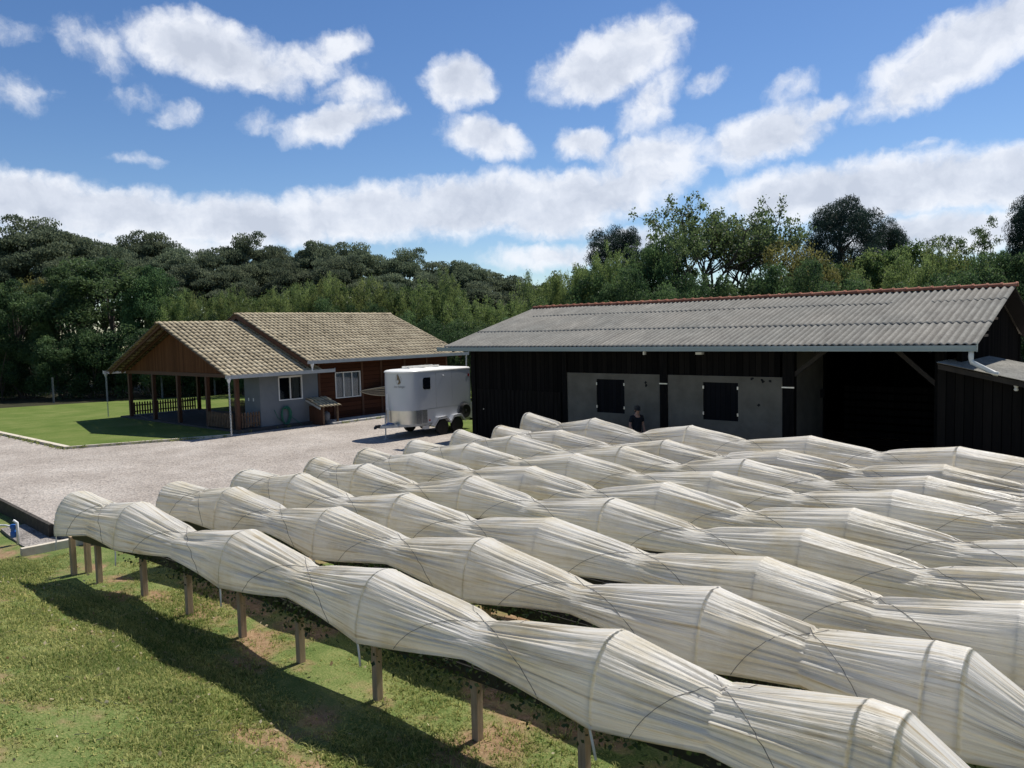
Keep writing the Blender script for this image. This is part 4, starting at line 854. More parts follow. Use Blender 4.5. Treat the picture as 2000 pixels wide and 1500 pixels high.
sp = MB().lathe((TX + 1.0, TY + 1.30, .86), [(.12, .0), (.27, .0), (.305, .03), (.305, .13), (.27, .16), (.12, .15)], 24, 'x').build('spare_wheel', M['rubber'], T); MB().lathe((TX + 1.14, TY + 1.30, .86), [(.12, 0), (.1, -.02), (.04, .02)], 14, 'x').build('rim', M['rim'], sp, root=T)
MB().lathe((TX + .9, TY + 1.30, .86), [(.40, .095), (.40, .1025), (.3, .104)], 24, 'x').build('wheel_recess', M['frame_steel'], T)
b = MB(); prof = [(1.72, .50), (1.96, .50), (2.0, .70), (1.98, .98), (1.92, 1.12), (1.84, 1.18), (1.72, 1.2)]
n = len(prof); b.add([(TX + x, TY + y, z) for x in (-.98, .98) for y, z in prof], [tuple(range(n)), tuple(range(n, 2 * n))[::-1]] + [(k, n + k, n + (k + 1) % n, (k + 1) % n) for k in range(n)]); b.build('rear_step', M['trailer'], T)
MB().box(TX - .97, TX + .97, TY + 1.75, TY + 1.95, .40, .47).build('rear_bumper', M['rubber'], T)
MB().box(TX + .80, TX + .98, TY - .95, TY - .72, .30, .45).build('battery_box', M['trailer'], T)

T.location.x = TX + .12; T.scale = (.88, 1, 1)
# ------------------------------------------------------------------ person by the barn wall
PX, PY = -12.74, 20.72
def skin_obj(name, verts, edges, radii, m, root_i=0, parent=None, loc=None):
    me = bpy.data.meshes.new(name); me.from_pydata(verts, edges, []); o = bpy.data.objects.new(name, me); COL.objects.link(o)
    md = o.modifiers.new('skin', 'SKIN'); md.use_smooth_shade = True
    for i, rr in enumerate(radii): me.skin_vertices[0].data[i].radius = rr if isinstance(rr, tuple) else (rr, rr)
    me.skin_vertices[0].data[root_i].use_root = True
    sb = o.modifiers.new('sub', 'SUBSURF'); sb.levels = 2; sb.render_levels = 2; me.materials.append(m)
    if parent: o.parent = parent
    return o
# faces +x and a little to the camera (local +Y is forward)
bv = [(0, 0, .95), (0, .0, 1.12), (0, .01, 1.30), (0, 0, 1.43), (0, .02, 1.50), (0, .055, 1.58), (0, .06, 1.66), (0, .045, 1.72),
      (.17, 0, 1.41), (.235, -.02, 1.17), (.22, .10, .96), (.20, .17, .90), (-.17, 0, 1.41), (-.235, -.02, 1.17), (-.22, .10, .96), (-.20, .17, .90),
      (.095, 0, .88), (.105, .01, .50), (.105, -.02, .10), (.11, .10, .035), (-.095, 0, .88), (-.105, .01, .50), (-.105, -.02, .10), (-.11, .10, .035)]
be = [(0, 1), (1, 2), (2, 3), (3, 4), (4, 5), (5, 6), (6, 7), (3, 8), (8, 9), (9, 10), (10, 11), (3, 12), (12, 13), (13, 14), (14, 15), (0, 16), (16, 17), (17, 18), (18, 19), (0, 20), (20, 21), (21, 22), (22, 23)]
br_ = [(.15, .11), (.145, .105), (.165, .115), (.11, .08), (.055, .058), (.068, .08), (.078, .092), (.06, .07), (.058, .058), (.045, .045), (.034, .034), (.022, .035)] + [(.058, .058), (.045, .045), (.034, .034), (.022, .035)] + [(.09, .09), (.06, .06), (.042, .042), (.035, .03)] * 2
person = skin_obj('person', bv, be, br_, M['skin']); person.location = (PX, PY, 0); person.rotation_euler = (0, 0, R(-118))
tag(person, 'person in black T-shirt and dark cap looking down beside the barn wall', 'person')
sv = [(0, 0, .93), (0, 0, 1.12), (0, .01, 1.30), (0, 0, 1.43), (0, .012, 1.47), (.175, 0, 1.41), (.225, -.015, 1.24), (-.175, 0, 1.41), (-.225, -.015, 1.24)]
skin_obj('shirt', sv, [(0, 1), (1, 2), (2, 3), (3, 4), (3, 5), (5, 6), (3, 7), (7, 8)], [(.175, .135), (.168, .128), (.185, .135), (.125, .095), (.07, .07), (.074, .074), (.066, .066), (.074, .074), (.066, .066)], M['shirt'], 1, person)
tv = [(0, 0, .95), (.095, 0, .86), (.105, .01, .50), (.105, -.02, .08), (-.095, 0, .86), (-.105, .01, .50), (-.105, -.02, .08)]
skin_obj('trousers', tv, [(0, 1), (1, 2), (2, 3), (0, 4), (4, 5), (5, 6)], [(.165, .125), (.105, .105), (.08, .08), (.068, .068), (.105, .105), (.08, .08), (.068, .068)], M['trousers'], 0, person)
b = MB(); b.lathe((0, .05, 1.665), [(.094, -.02), (.097, .03), (.088, .075), (.055, .105), (.01, .115)], 18); b.add([(.075 * math.cos(a), .05 + .085 * math.sin(a) + (.085 if q else .0) * math.sin(a), 1.665 - (.035 if q else 0.0) - t_) for t_ in (0, .008) for q in (0, 1) for a in np.linspace(.25, PI - .25, 9)],
    [(k, k + 1, 9 + k + 1, 9 + k) for k in range(8)] + [(18 + k, 27 + k, 27 + k + 1, 18 + k + 1) for k in range(8)] + [(9 + k, 10 + k, 28 + k, 27 + k) for k in range(8)]); cap = b.build('cap', M['cap'], None, smooth=True); cap.parent = person
b = MB()
for i_, (x, z0, L, y) in enumerate(((.030, .88, .075, .195), (.012, .875, .085, .20), (-.006, .872, .08, .20), (-.024, .876, .065, .195))):
    for s_ in (1, -1): b.tube([(s_ * (.20 + x * .5), y - .02, z0), (s_ * (.195 + x * .5), y + .01, z0 - L * .5), (s_ * (.185 + x * .5), y + .005, z0 - L)], [.0095, .009, .007], 6)
for s_ in (1, -1): b.tube([(s_ * .185, .175, .915), (s_ * .165, .205, .89), (s_ * .16, .215, .86)], [.011, .010, .008], 6)
f = b.build('fingers', M['skin'], None, smooth=True); f.parent = person
b = MB()
for s_ in (1, -1): b.lathe((s_ * .032, .133, 1.635), [(.0, -.006), (.012, 0), (.0, .006)], 8, 'y'); b.tube([(s_ * .076, .05, 1.61), (s_ * .088, .042, 1.635), (s_ * .08, .045, 1.65)], [.012, .016, .008], 6)
b.tube([(0, .135, 1.64), (0, .158, 1.605), (0, .14, 1.595)], [.008, .013, .009], 6); b.tube([(-.024, .135, 1.57), (0, .143, 1.568), (.024, .135, 1.57)], .006, 5)
f = b.build('face_features', M['skin'], None, smooth=True); f.parent = person
b = MB(); b.lathe((0, .038, 1.62), [(.07, -.05), (.088, -.02), (.093, .03)], 16); f = b.build('hair', M['hair'], None, smooth=True); f.parent = person; f.scale = (1, .8, 1)

# ------------------------------------------------------------------ garden tap, small things
TP = thing('garden_tap', (-19.62, 5.55, PAD), 'blue and white plastic irrigation valve standing in the grass at the left', 'tap')
b = MB(); b.tube([(-19.58, 5.56, PAD), (-19.58, 5.56, PAD + .52), (-19.62, 5.50, PAD + .58)], .03, 10); b.build('riser', M['white'], TP, smooth=True)
MB().lathe((-19.66, 5.50, PAD + .18), [(.05, 0), (.065, .02), (.065, .12), (.05, .14), (.05, .2), (.065, .22), (.065, .28), (.04, .3)], 14).build('valve', M['tap_blue'], TP, smooth=True)
MB().tube([(-19.66, 5.50, PAD + .42), (-19.9, 5.42, PAD + .44), (-20.4, 5.25, PAD + .40), (-21.6, 5.0, PAD + .36)], .022, 8).build('pipe', M['white'], TP, smooth=True)
# concrete fence posts at the edge of the wood
for k, (x, y) in enumerate(((-56.9, 18.8), (-55.3, 21.6), (-53.6, 24.6), (-51.9, 27.6), (-58.5, 15.9))):
    o = MB().box(x - .05, x + .05, y - .05, y + .05, -.1, 1.75 - .12 * (k % 2)).build('fence_post', M['old_concrete'], bevel=.01)
    tag(o, ['pale concrete fence post by the wood, left of the porch', 'concrete fence post seen behind the left rain chain', 'concrete fence post seen between the porch posts',
            'concrete fence post deep behind the porch picket fence', 'concrete fence post at the left edge of the lawn'][k], 'fence post', 'concrete posts along the edge of the wood')
tag(MB().box(-27.9, -27.75, 33.9, 34.05, 0, 2.1).build('fence_post', M['concrete'], bevel=.01), 'concrete post standing in the gap between trailer and barn', 'fence post', 'concrete posts along the edge of the wood')

# ------------------------------------------------------------------ trees
def limb(b, p0, p1, r0, r1, r, n=6, wob=.06, sides=6):
    p0 = np.array(p0, float); p1 = np.array(p1, float); L = np.linalg.norm(p1 - p0); pts = []
    o = r.normal(0, wob * L, 3); 
    for k in range(n + 1):
        t_ = k / n; pts.append(tuple(p0 + (p1 - p0) * t_ + o * math.sin(PI * t_) + r.normal(0, wob * L * .12, 3) * (0 < k < n)))
    b.tube(pts, [r0 + (r1 - r0) * k / n for k in range(n + 1)], sides, False); return pts
def clump(c, rad, n, r, shell_=.55, up=0.0):
    d = r.normal(size=(n, 3)); d /= np.linalg.norm(d, axis=1)[:, None]
    if up: d[:, 2] = np.where((d[:, 2] < 0) & (r.uniform(0, 1, n) < up), -d[:, 2], d[:, 2])
    q = (shell_ + (1 - shell_) * r.uniform(0, 1, n)) [:, None]; return np.asarray(c) + d * q * np.asarray(rad)
PROTO = {}
def proto(kind, var):
    """unit trees: height 10 m, crown radius 4 m (scaled per tree); returns (trunk mesh, crown mesh)"""
    key = (kind, var)
    if key in PROTO: return PROTO[key]
    r = np.random.default_rng(900 + 17 * var + sum(map(ord, kind))); b = MB(); C = []; T_ = []; LS = []; droop = 0; axis = None; axw = 0; lm, tm = 'lf_dense', 'bark'
    def put(c, rad, n, size, tv, sh=.55, up=0):
        p = clump(c, rad, n, r, sh, up); C.append(p); LS.append(r.uniform(.7, 1.3, n) * size); T_.append(np.clip(tv + r.normal(0, .16, n), 0, 1))
    if kind == 'umbrella':
        lm = 'lf_far'; f = r.uniform(2.6, 3.8); limb(b, (0, 0, -.3), (r.normal(0, .2), r.normal(0, .2), f), .22, .16, r, 6, .04, 7); K = 30
        for k in range(K):
            a = 2.4 * k + r.normal(0, .3); q = math.sqrt((k + .4) / K) * 3.7; x, y = q * math.cos(a), q * math.sin(a)
            z = 8.65 - .16 * q * q * r.uniform(.75, 1.2) + r.normal(0, .22)
            if k % 2 == 0: limb(b, (0, 0, f), (x * .9, y * .9, z - .35), .11, .03, r, 7, .09, 5)
            for m_ in range(3):
                rr = r.uniform(.7, 1.45); c = (x + r.normal(0, .5), y + r.normal(0, .5), z + r.normal(0, .2)); put(c, (rr, rr * r.uniform(.8, 1.2), rr * .36), 330, .18, r.uniform(.2, .75), .55, .7)
        for k in range(9): a = r.uniform(0, 2 * PI); q = r.uniform(.6, 3.2); put((q * math.cos(a), q * math.sin(a), r.uniform(4.2, 7.0)), (1.0, 1.0, .45), 170, .17, r.uniform(.1, .5), .4, .4)
    elif kind in ('dense', 'leafy'):
        lm = 'lf_dense' if kind == 'dense' else 'lf_mid'
        limb(b, (0, 0, -.3), (0, 0, 6), .28, .1, r, 6, .03, 7)
        for k in range(58):
            d = r.normal(size=3); d /= np.linalg.norm(d); d[2] = abs(d[2]) if r.uniform() < .62 else d[2]; q = r.uniform(.62, 1)
            c = np.array([d[0] * 3.4 * q, d[1] * 3.4 * q, 5.0 + d[2] * 4.3 * q]); rr = r.uniform(.65, 1.15); put(c, (rr, rr, rr * .8), 400 if kind == 'dense' else 330, .19 if kind == 'dense' else .23, r.uniform(.05, .95), .5 if kind == 'dense' else .25, .3)
            if k % 3 == 0: limb(b, (0, 0, r.uniform(1, 5)), tuple(c), .08, .02, r, 5, .05, 5)
    elif kind == 'shrub':
        for k in range(60):
            d = r.normal(size=3); d /= np.linalg.norm(d); q = r.uniform(.6, 1); c = np.array([d[0] * 3.6 * q, d[1] * 3.6 * q, 4.4 + d[2] * 4.5 * q]); rr = r.uniform(.75, 1.3); put(c, (rr, rr, rr * .9), 330, .21, r.uniform(.1, .85), .5, .3)
        for k in range(6): limb(b, (r.normal(0, .3), r.normal(0, .3), -.3), (r.normal(0, 1.6), r.normal(0, 1.6), 6), .1, .03, r, 5, .05, 5)
    elif kind == 'bamboo':
        lm = 'lf_bamboo'; axis = (.25, 0, -.6); axw = .3
        for k in range(34):
            a = r.uniform(0, 2 * PI); q = 2.7 * math.sqrt(r.uniform()); hgt = r.uniform(5.4, 9.7) * (1 - .05 * q); ln = r.uniform(.8, 3.1); th = a + r.normal(0, .9)
            x0, y0 = q * math.cos(a), q * math.sin(a); pts = []
            for t_ in np.linspace(0, 1, 9): pts.append((x0 + ln * math.cos(th) * t_ ** 2.6, y0 + ln * math.sin(th) * t_ ** 2.6, hgt * t_ - .12 * ln * t_ ** 4))
            b.tube(pts, list(np.linspace(.035, .008, 9)), 4, False); tv = r.uniform(.1, .9)
            for t_ in np.linspace(.14, .995, 15):
                i0 = min(int(t_ * 8), 7); p = np.array(pts[i0]) + (np.array(pts[i0 + 1]) - np.array(pts[i0])) * (t_ * 8 - i0)
                w = 1.1 * (1 - .62 * max(0, t_ - .25)) + .05; put(p + r.normal(0, .22, 3), (w, w, .6), 84, .25, np.clip(tv + .3 * (t_ - .55), 0, 1), .15)
    elif kind == 'sparse':
        lm = 'lf_sparse'; f = 3.2; limb(b, (0, 0, -.3), (.1, 0, f), .2, .15, r, 5, .03, 7)
        for k in range(9):
            a = 2 * PI * k / 9 + r.normal(0, .25); q = r.uniform(.8, 3.2); e1 = np.array([q * .6 * math.cos(a), q * .6 * math.sin(a), f + r.uniform(1.8, 3.2)]); limb(b, (0.1, 0, f - r.uniform(0, .8)), e1, .1, .055, r, 6, .06, 6)
            for m_ in range(4):
                e2 = e1 + np.array([r.normal(0, .85) + .5 * math.cos(a) * q / 3, r.normal(0, .85) + .5 * math.sin(a) * q / 3, r.uniform(.6, 2.1)]); limb(b, e1, e2, .05, .025, r, 5, .06, 5)
                for s_ in range(5):
                    e3 = e2 + np.array([r.normal(0, .62), r.normal(0, .62), r.uniform(.1, 1.25)]); limb(b, e2, e3, .022, .008, r, 4, .08, 4); put(e3, (.42, .42, .36), 35, .17, r.uniform(.2, .9), .1); put(e2 * .5 + e3 * .5, (.3, .3, .3), 20, .16, r.uniform(.2, .8), .1)
    elif kind == 'pine':
        lm = 'lf_pine'; limb(b, (0, 0, -.3), (.1, .1, 8.6), .26, .1, r, 8, .02, 7); axis = (0, 0, 1); axw = .2
        for k in range(34):
            a = 2.4 * k; z = 5.0 + 4.4 * (k / 33) ** .8; q = 3.4 * math.sqrt(max(.08, 1 - ((z - 5.6) / 4.6) ** 2)) * r.uniform(.55, 1); c = np.array([q * math.cos(a), q * math.sin(a), z]); limb(b, (0.1, 0.1, z - 1.2), c, .07, .02, r, 5, .05, 5)
            for m_ in range(3): rr = r.uniform(.75, 1.25); put(c + r.normal(0, .42, 3) * np.array([1, 1, .5]), (rr, rr, rr * .6), 430, .21, r.uniform(.1, .8), .5, .5)
    elif kind == 'loose':
        lm = 'lf_yellow'; limb(b, (0, 0, -.3), (0, 0, 5), .16, .08, r, 6, .03, 7)
        for k in range(62):
            d = r.normal(size=3); d /= np.linalg.norm(d); q = r.uniform(.35, 1); c = np.array([d[0] * 3.3 * q, d[1] * 3.3 * q, 5.6 + d[2] * 4.1 * q])
            limb(b, (0, 0, r.uniform(2, 5)), c, .045, .012, r, 5, .06, 4); rr = r.uniform(.5, .9); put(c, (rr, rr, rr), 150, .19, r.uniform(.1, .9), .2)
    elif kind == 'airy':
        lm = 'lf_sparse'; tm = 'bark_pale'; axis = (0, 0, -1); axw = .3
        limb(b, (0, 0, -.3), (.3, 0, 4.5), .16, .11, r, 6, .03, 7)
        for k in range(7):
            a = 2 * PI * k / 7 + r.normal(0, .3); q = r.uniform(.7, 3.3); e1 = np.array([.3 + q * math.cos(a), q * math.sin(a), r.uniform(6.2, 9.2)]); limb(b, (.3, 0, r.uniform(3.4, 4.6)), e1, .08, .03, r, 7, .08, 5)
            for m_ in range(5): put(e1 + r.normal(0, .55, 3) * np.array([1, 1, .6]), (.6, .6, .35), 75, .24, r.uniform(.1, .6), .1)
    P = np.concatenate(C); L = np.concatenate(LS); V, F = leaf_quads(P, L, L * (.28 if kind in ('bamboo', 'airy') else (.2 if kind == 'pine' else .55)), r, droop, axis, axw)
    if kind == 'pine': pass
    cr = np_mesh('crown', V, F, M[lm], None, False, np.repeat(np.concatenate(T_), 4)); tk = b.build('trunk', M[tm], None, smooth=True)
    me = (tk.data, cr.data); bpy.data.objects.remove(tk); bpy.data.objects.remove(cr); PROTO[key] = me; return me
FWD = Vector((-.6534, .757)); RGT = Vector((.757, .6534))
ORD = ['first', 'second', 'third', 'fourth', 'fifth', 'sixth', 'seventh', 'eighth', 'ninth', 'tenth', 'eleventh', 'twelfth', 'thirteenth', 'fourteenth', 'fifteenth', 'sixteenth', 'seventeenth', 'eighteenth', 'nineteenth', 'twentieth'] + ['twenty-' + o for o in ('first', 'second', 'third', 'fourth', 'fifth', 'sixth', 'seventh', 'eighth', 'ninth')]
CNT = {}
# image pixels and guessed distances turned into (bearing tangent, distance, height, crown width): the bearing is off the camera axis
def tree(kind, name, tanb, dist, height, width, label, group, leaf=None, sq=1.0):
    g = FWD * dist + RGT * (tanb * dist); var = random.randrange(3 if kind in ('umbrella', 'bamboo', 'dense', 'shrub', 'leafy') else 2); tm, cm = proto(kind, var)
    n = CNT.get(label, 0); CNT[label] = n + 1
    root = thing(name, (g.x, g.y, -.1), label.replace('#', ORD[n]), 'tree' if 'tree' in name or 'pine' in name else name.split('_')[0], group)
    root.scale = (width / 7.6, width / 7.6 * sq, height / 9.6); root.rotation_euler = (0, 0, random.uniform(0, 2 * PI))
    for nm, me in (('trunk', tm), ('crown', cm)): o = bpy.data.objects.new(nm, me); COL.objects.link(o); o.parent = root
    return root
def T_(kind, name, px, ytop, wpx, dist, label, group):
    random.seed(int(px * 13 + ytop)); hz = 643.5 - .0239 * (px - 1000); tree(kind, name, (px - 1000) / 1500, dist, 4.25 + .1 + (hz - ytop) / 1500 * dist, wpx / 1500 * dist, label, group)
FAR = '# tall dark umbrella-crowned tree from the left in the far row'
for px, yt, w in ((-60, 455, 150), (8, 443, 130), (95, 430, 185), (160, 452, 120), (212, 455, 140), (300, 448, 130), (352, 470, 120), (425, 482, 110), (493, 462, 120), (545, 468, 100), (600, 492, 110), (640, 459, 120), (705, 478, 130), (798, 490, 125), (862, 508, 110), (910, 498, 90), (955, 525, 130), (1020, 543, 110), (1085, 545, 100)):
    T_('umbrella', 'umbrella_tree', px, yt, w, random.uniform(70, 76), FAR, 'far row of dark umbrella-crowned trees')
FAR2 = '# dark tree from the left in the second row, below the far crowns'
for px, yt, w in ((30, 505, 150), (150, 500, 130), (262, 492, 130), (392, 506, 140), (455, 515, 120), (575, 512, 130), (670, 505, 130), (760, 525, 120), (840, 535, 120), (930, 552, 130), (1000, 568, 120)):
    T_('umbrella', 'umbrella_tree', px, yt, w, random.uniform(66, 69), FAR2, 'second row of dark trees in front of the far row')
BAM = '# feathery yellow-green bamboo clump from the left behind the house roofs'
for px, yt, w in ((335, 556, 85), (378, 556, 75), (420, 548, 75), (462, 552, 75), (505, 545, 80), (548, 552, 75), (585, 538, 85), (622, 526, 90), (658, 545, 80), (694, 512, 110), (738, 532, 90), (785, 545, 90), (832, 540, 95), (868, 518, 75), (908, 560, 95), (948, 582, 90), (985, 572, 80)):
    T_('bamboo', 'bamboo_clump', px, yt, w, random.uniform(57, 60), BAM, 'bamboo clumps behind the farm house')
T_('dense', 'broadleaf_tree', 228, 500, 260, 60, 'broad dense dark green tree rising left of the porch gable', 'big broadleaf trees at the left')
T_('dense', 'broadleaf_tree', 120, 520, 150, 63, 'dense dark tree between the broad tree and the left frame edge', 'big broadleaf trees at the left')
T_('loose', 'broadleaf_tree', 88, 512, 120, 64.5, 'yellow-green tree top showing left of the broad dark tree', 'big broadleaf trees at the left')
T_('dense', 'broadleaf_tree', 300, 520, 130, 58, 'dark green tree just above the porch ridge', 'big broadleaf trees at the left')
T_('dense', 'broadleaf_tree', 40, 548, 160, 57, 'mid green leafy tree near the left edge in front of the wood', 'big broadleaf trees at the left')
T_('bamboo', 'bamboo_clump', 15, 535, 110, 61, 'pale feathery bamboo at the far left edge', None)
UND = '# dark leafy shrub from the left along the shaded edge of the lawn'
for px, yt, w in ((-70, 640, 130), (-10, 628, 130), (55, 640, 120), (115, 625, 130), (175, 640, 120), (235, 610, 150), (300, 640, 130), (360, 655, 120), (420, 650, 110)):
    T_('shrub', 'shrub', px, yt, w, random.uniform(55, 57), UND, 'shrubs along the edge of the lawn')
MID = '# dense dark green shrub from the left showing just above the tiled house roof'
for px, yt, w in ((400, 590, 80), (470, 595, 80), (560, 585, 90), (640, 582, 100), (720, 570, 100), (800, 580, 100), (870, 590, 110), (930, 610, 100)):
    T_('shrub', 'shrub', px, yt, w, random.uniform(53, 55.5), MID, 'dense shrubs behind the farm house')
LEA = '# light green leafy tree from the left among the bamboo behind the house roofs'
for px, yt, w in ((355, 565, 100), (445, 560, 110), (525, 562, 110), (602, 556, 110), (672, 545, 120), (760, 556, 120), (812, 560, 110), (885, 556, 110), (925, 580, 120), (968, 590, 110), (1015, 588, 110)):
    T_('leafy', 'broadleaf_tree', px, yt, w, random.uniform(60.5, 63), LEA, 'light green leafy trees behind the farm house')
LEB = '# mid green leafy tree from the left filling the canopy behind the barn'
for px, yt, w in ((1085, 535, 120), (1150, 520, 120), (1240, 500, 130), (1335, 520, 130), (1420, 535, 130), (1500, 525, 130), (1590, 490, 150), (1690, 490, 150), (1765, 475, 150), (1850, 482, 150), (1930, 478, 150), (2000, 470, 150), (2070, 470, 150)):
    T_('leafy', 'broadleaf_tree', px, yt, w, random.uniform(55.5, 60), LEB, 'leafy trees behind the barn')
LOW = '# dark green shrub from the left showing just above the barn ridge'
for px, yt, w in ((890, 630, 100), (960, 602, 110), (1020, 582, 110), (1090, 548, 130), (1160, 538, 130), (1230, 520, 140), (1300, 510, 140), (1370, 505, 150), (1440, 505, 140), (1510, 515, 140), (1580, 505, 140), (1660, 518, 140), (1730, 510, 140), (1800, 500, 140), (1870, 500, 150), (1940, 492, 150), (2010, 488, 150), (2080, 488, 150)):
    T_('shrub', 'shrub', px, yt, w, random.uniform(47, 50), LOW, 'dense shrubs behind the barn')
BAR = '# feathery bamboo clump from the left rising behind the barn roof'
for px, yt, w in ((1058, 508, 90), (1105, 510, 100), (1150, 496, 100), (1190, 466, 100), (1255, 500, 90), (1650, 512, 90), (1720, 500, 100), (1795, 470, 110), (1845, 458, 110), (1950, 480, 110)):
    T_('bamboo', 'bamboo_clump', px, yt, w, random.uniform(51, 54), BAR, 'bamboo clumps behind the barn')
T_('pine', 'pine_tree', 1208, 460, 130, 66, 'small dark round-topped pine left of the tall sparse tree', 'dark pines behind the barn')
T_('dense', 'broadleaf_tree', 1285, 462, 140, 53, 'dark dense tree beside the small pine behind the barn', 'broadleaf trees behind the barn')
T_('sparse', 'broadleaf_tree', 1395, 368, 265, 58, 'tallest sparse tree with sky showing through its branches above the barn', 'broadleaf trees behind the barn')
T_('sparse', 'broadleaf_tree', 1480, 402, 190, 59, 'second sparse open tree leaning right beside the tallest one', 'broadleaf trees behind the barn')
T_('sparse', 'broadleaf_tree', 1310, 420, 150, 54, 'lower sparse tree left of the tallest sparse tree', 'broadleaf trees behind the barn')
T_('loose', 'broadleaf_tree', 1562, 440, 175, 53, 'yellow-brown turning tree in front of the big dark pine', 'broadleaf trees behind the barn')
T_('loose', 'broadleaf_tree', 1615, 490, 130, 51, 'lower yellow-green bush-like tree right of the turning tree', 'broadleaf trees behind the barn')
T_('pine', 'pine_tree', 1642, 408, 175, 70, 'biggest dark blue-green pine with a broad rounded crown', 'dark pines behind the barn')
T_('pine', 'pine_tree', 1735, 450, 110, 71, 'dark pine shoulder right of the biggest pine', 'dark pines behind the barn')
T_('airy', 'broadleaf_tree', 1830, 452, 110, 56, 'thin airy tree right of the pines', 'broadleaf trees behind the barn')
T_('airy', 'broadleaf_tree', 1905, 440, 150, 54, 'airy tree with a bare pale leaning trunk at the right', 'broadleaf trees behind the barn')
T_('pine', 'pine_tree', 2015, 395, 120, 52, 'pine with tufted branches cut by the right frame edge', 'dark pines behind the barn')
# far wooded ground that closes the horizon
for k, (tb, d, h_, w) in enumerate(((-.95, 95, 15, 60), (-.4, 100, 12.5, 60), (.1, 100, 11, 55), (.55, 95, 12, 55), (.95, 85, 12, 50))): pass

# ------------------------------------------------------------------ sky with clouds (world directions), sun
def az_el(px, py):
    hx = (px - 1000) / 1500; hy = (py - 750) / 1500; f = Vector((-.65178, .75509, -.07084)); rt = Vector((.75789, .65195, -.02386)); dn = Vector((.02817, -.06924, -.99720)); d = (f + rt * hx + dn * hy).normalized()
    return math.atan2(d.x * RGT.x + d.y * RGT.y, d.x * FWD.x + d.y * FWD.y), math.asin(d.z)
CLOUDS = [  # centre and radii in image pixels, turn, weight
 (400, 98, 150, 68, 8, 1.2), (490, 135, 130, 50, 10, 1.0), (660, 92, 72, 36, -10, .95), (590, 130, 120, 42, 0, .8), (690, 180, 90, 30, 0, .7), (660, 238, 135, 44, -14, 1.05), (745, 222, 60, 22, -10, .7),
 (898, 160, 84, 56, -4, 1.2), (950, 270, 112, 48, 14, 1.1), (1195, 118, 178, 72, -17, 1.25), (1270, 205, 86, 58, -42, .8), (1140, 278, 72, 38, 0, .95), (1270, 302, 140, 48, -8, 1), (1490, 268, 140, 60, -14, 1.15), (1605, 212, 70, 26, -24, .85),
 (1870, 108, 195, 72, -20, 1.2), (1975, 50, 110, 62, -25, 1.1), (1820, 165, 90, 34, 8, .8),
 (60, 398, 190, 55, 2, 1.15), (260, 420, 230, 55, 4, 1.15), (480, 435, 220, 55, 0, 1.15), (700, 415, 230, 60, -4, 1.2), (920, 400, 230, 65, -3, 1.2), (1120, 385, 220, 60, -2, 1.15), (1240, 350, 150, 52, -10, 1.05), (1080, 425, 150, 46, 0, 1.0),
 (1560, 378, 170, 52, -3, 1.15), (1740, 368, 230, 58, -5, 1.2), (1960, 345, 190, 56, -6, 1.2), (1860, 452, 220, 42, 0, 1.1), (1080, 500, 150, 30, 0, .9), (1230, 478, 120, 32, -8, .95), (380, 482, 160, 30, 0, .8), (120, 470, 200, 40, 0, .8),
 (185, 92, 88, 44, 14, .52), (30, 178, 76, 36, 0, .5), (20, 60, 60, 26, 0, .42), (345, 226, 50, 26, -10, .55), (260, 185, 60, 28, 0, .42), (1385, 165, 56, 28, -24, .55), (1545, 170, 60, 32, -10, .55), (1795, 282, 36, 18, 0, .52), (1715, 212, 44, 18, 0, .45), (270, 312, 60, 16, 0, .42), (500, 245, 60, 28, 0, .45)]
w = bpy.data.worlds.new('World'); scene.world = w; w.use_nodes = True; t = w.node_tree; L = t.links
for n_ in list(t.nodes): t.nodes.remove(n_)
out = t.nodes.new('ShaderNodeOutputWorld'); sky = t.nodes.new('ShaderNodeTexSky'); sky.sky_type = 'NISHITA'; sky.sun_disc = False
sky.sun_elevation = math.asin(SUN.z); sky.sun_rotation = math.atan2(SUN.x, SUN.y); sky.air_density = 1.0; sky.dust_density = .35; sky.ozone_density = 2.0; sky.altitude = 900
hs = N(t, 'ShaderNodeHueSaturation'); hs.inputs['Saturation'].default_value = 1.21; hs.inputs['Hue'].default_value = .506; L.new(sky.outputs[0], hs.inputs['Color'])
bg = t.nodes.new('ShaderNodeBackground'); bg.inputs['Strength'].default_value = .088; L.new(hs.outputs[0], bg.inputs['Color'])
tc = t.nodes.new('ShaderNodeTexCoord'); D = tc.outputs['Generated']
def dot(v):
    n_ = t.nodes.new('ShaderNodeVectorMath'); n_.operation = 'DOT_PRODUCT'; L.new(D, n_.inputs[0]); n_.inputs[1].default_value = v; return n_.outputs['Value']
def mth(op, a, b=None, c=None, clamp=False):
    n_ = t.nodes.new('ShaderNodeMath'); n_.operation = op; n_.use_clamp = clamp
    for i, v in enumerate((a, b, c)):
        if v is None: continue
        if isinstance(v, (int, float)): n_.inputs[i].default_value = v
        else: L.new(v, n_.inputs[i])
    return n_.outputs[0]
az = mth('ARCTAN2', dot((RGT.x, RGT.y, 0)), dot((FWD.x, FWD.y, 0))); el = mth('ARCSINE', dot((0, 0, 1)))
cb = t.nodes.new('ShaderNodeCombineXYZ'); L.new(az, cb.inputs[0]); L.new(el, cb.inputs[1])
wn = t.nodes.new('ShaderNodeTexNoise'); wn.inputs['Scale'].default_value = 14; wn.inputs['Detail'].default_value = 5; wn.inputs['Roughness'].default_value = .6; L.new(cb.outputs[0], wn.inputs['Vector'])
wn.inputs['Scale'].default_value = 20
ws = t.nodes.new('ShaderNodeVectorMath'); ws.operation = 'SUBTRACT'; L.new(wn.outputs['Color'], ws.inputs[0]); ws.inputs[1].default_value = (.5, .5, .5)
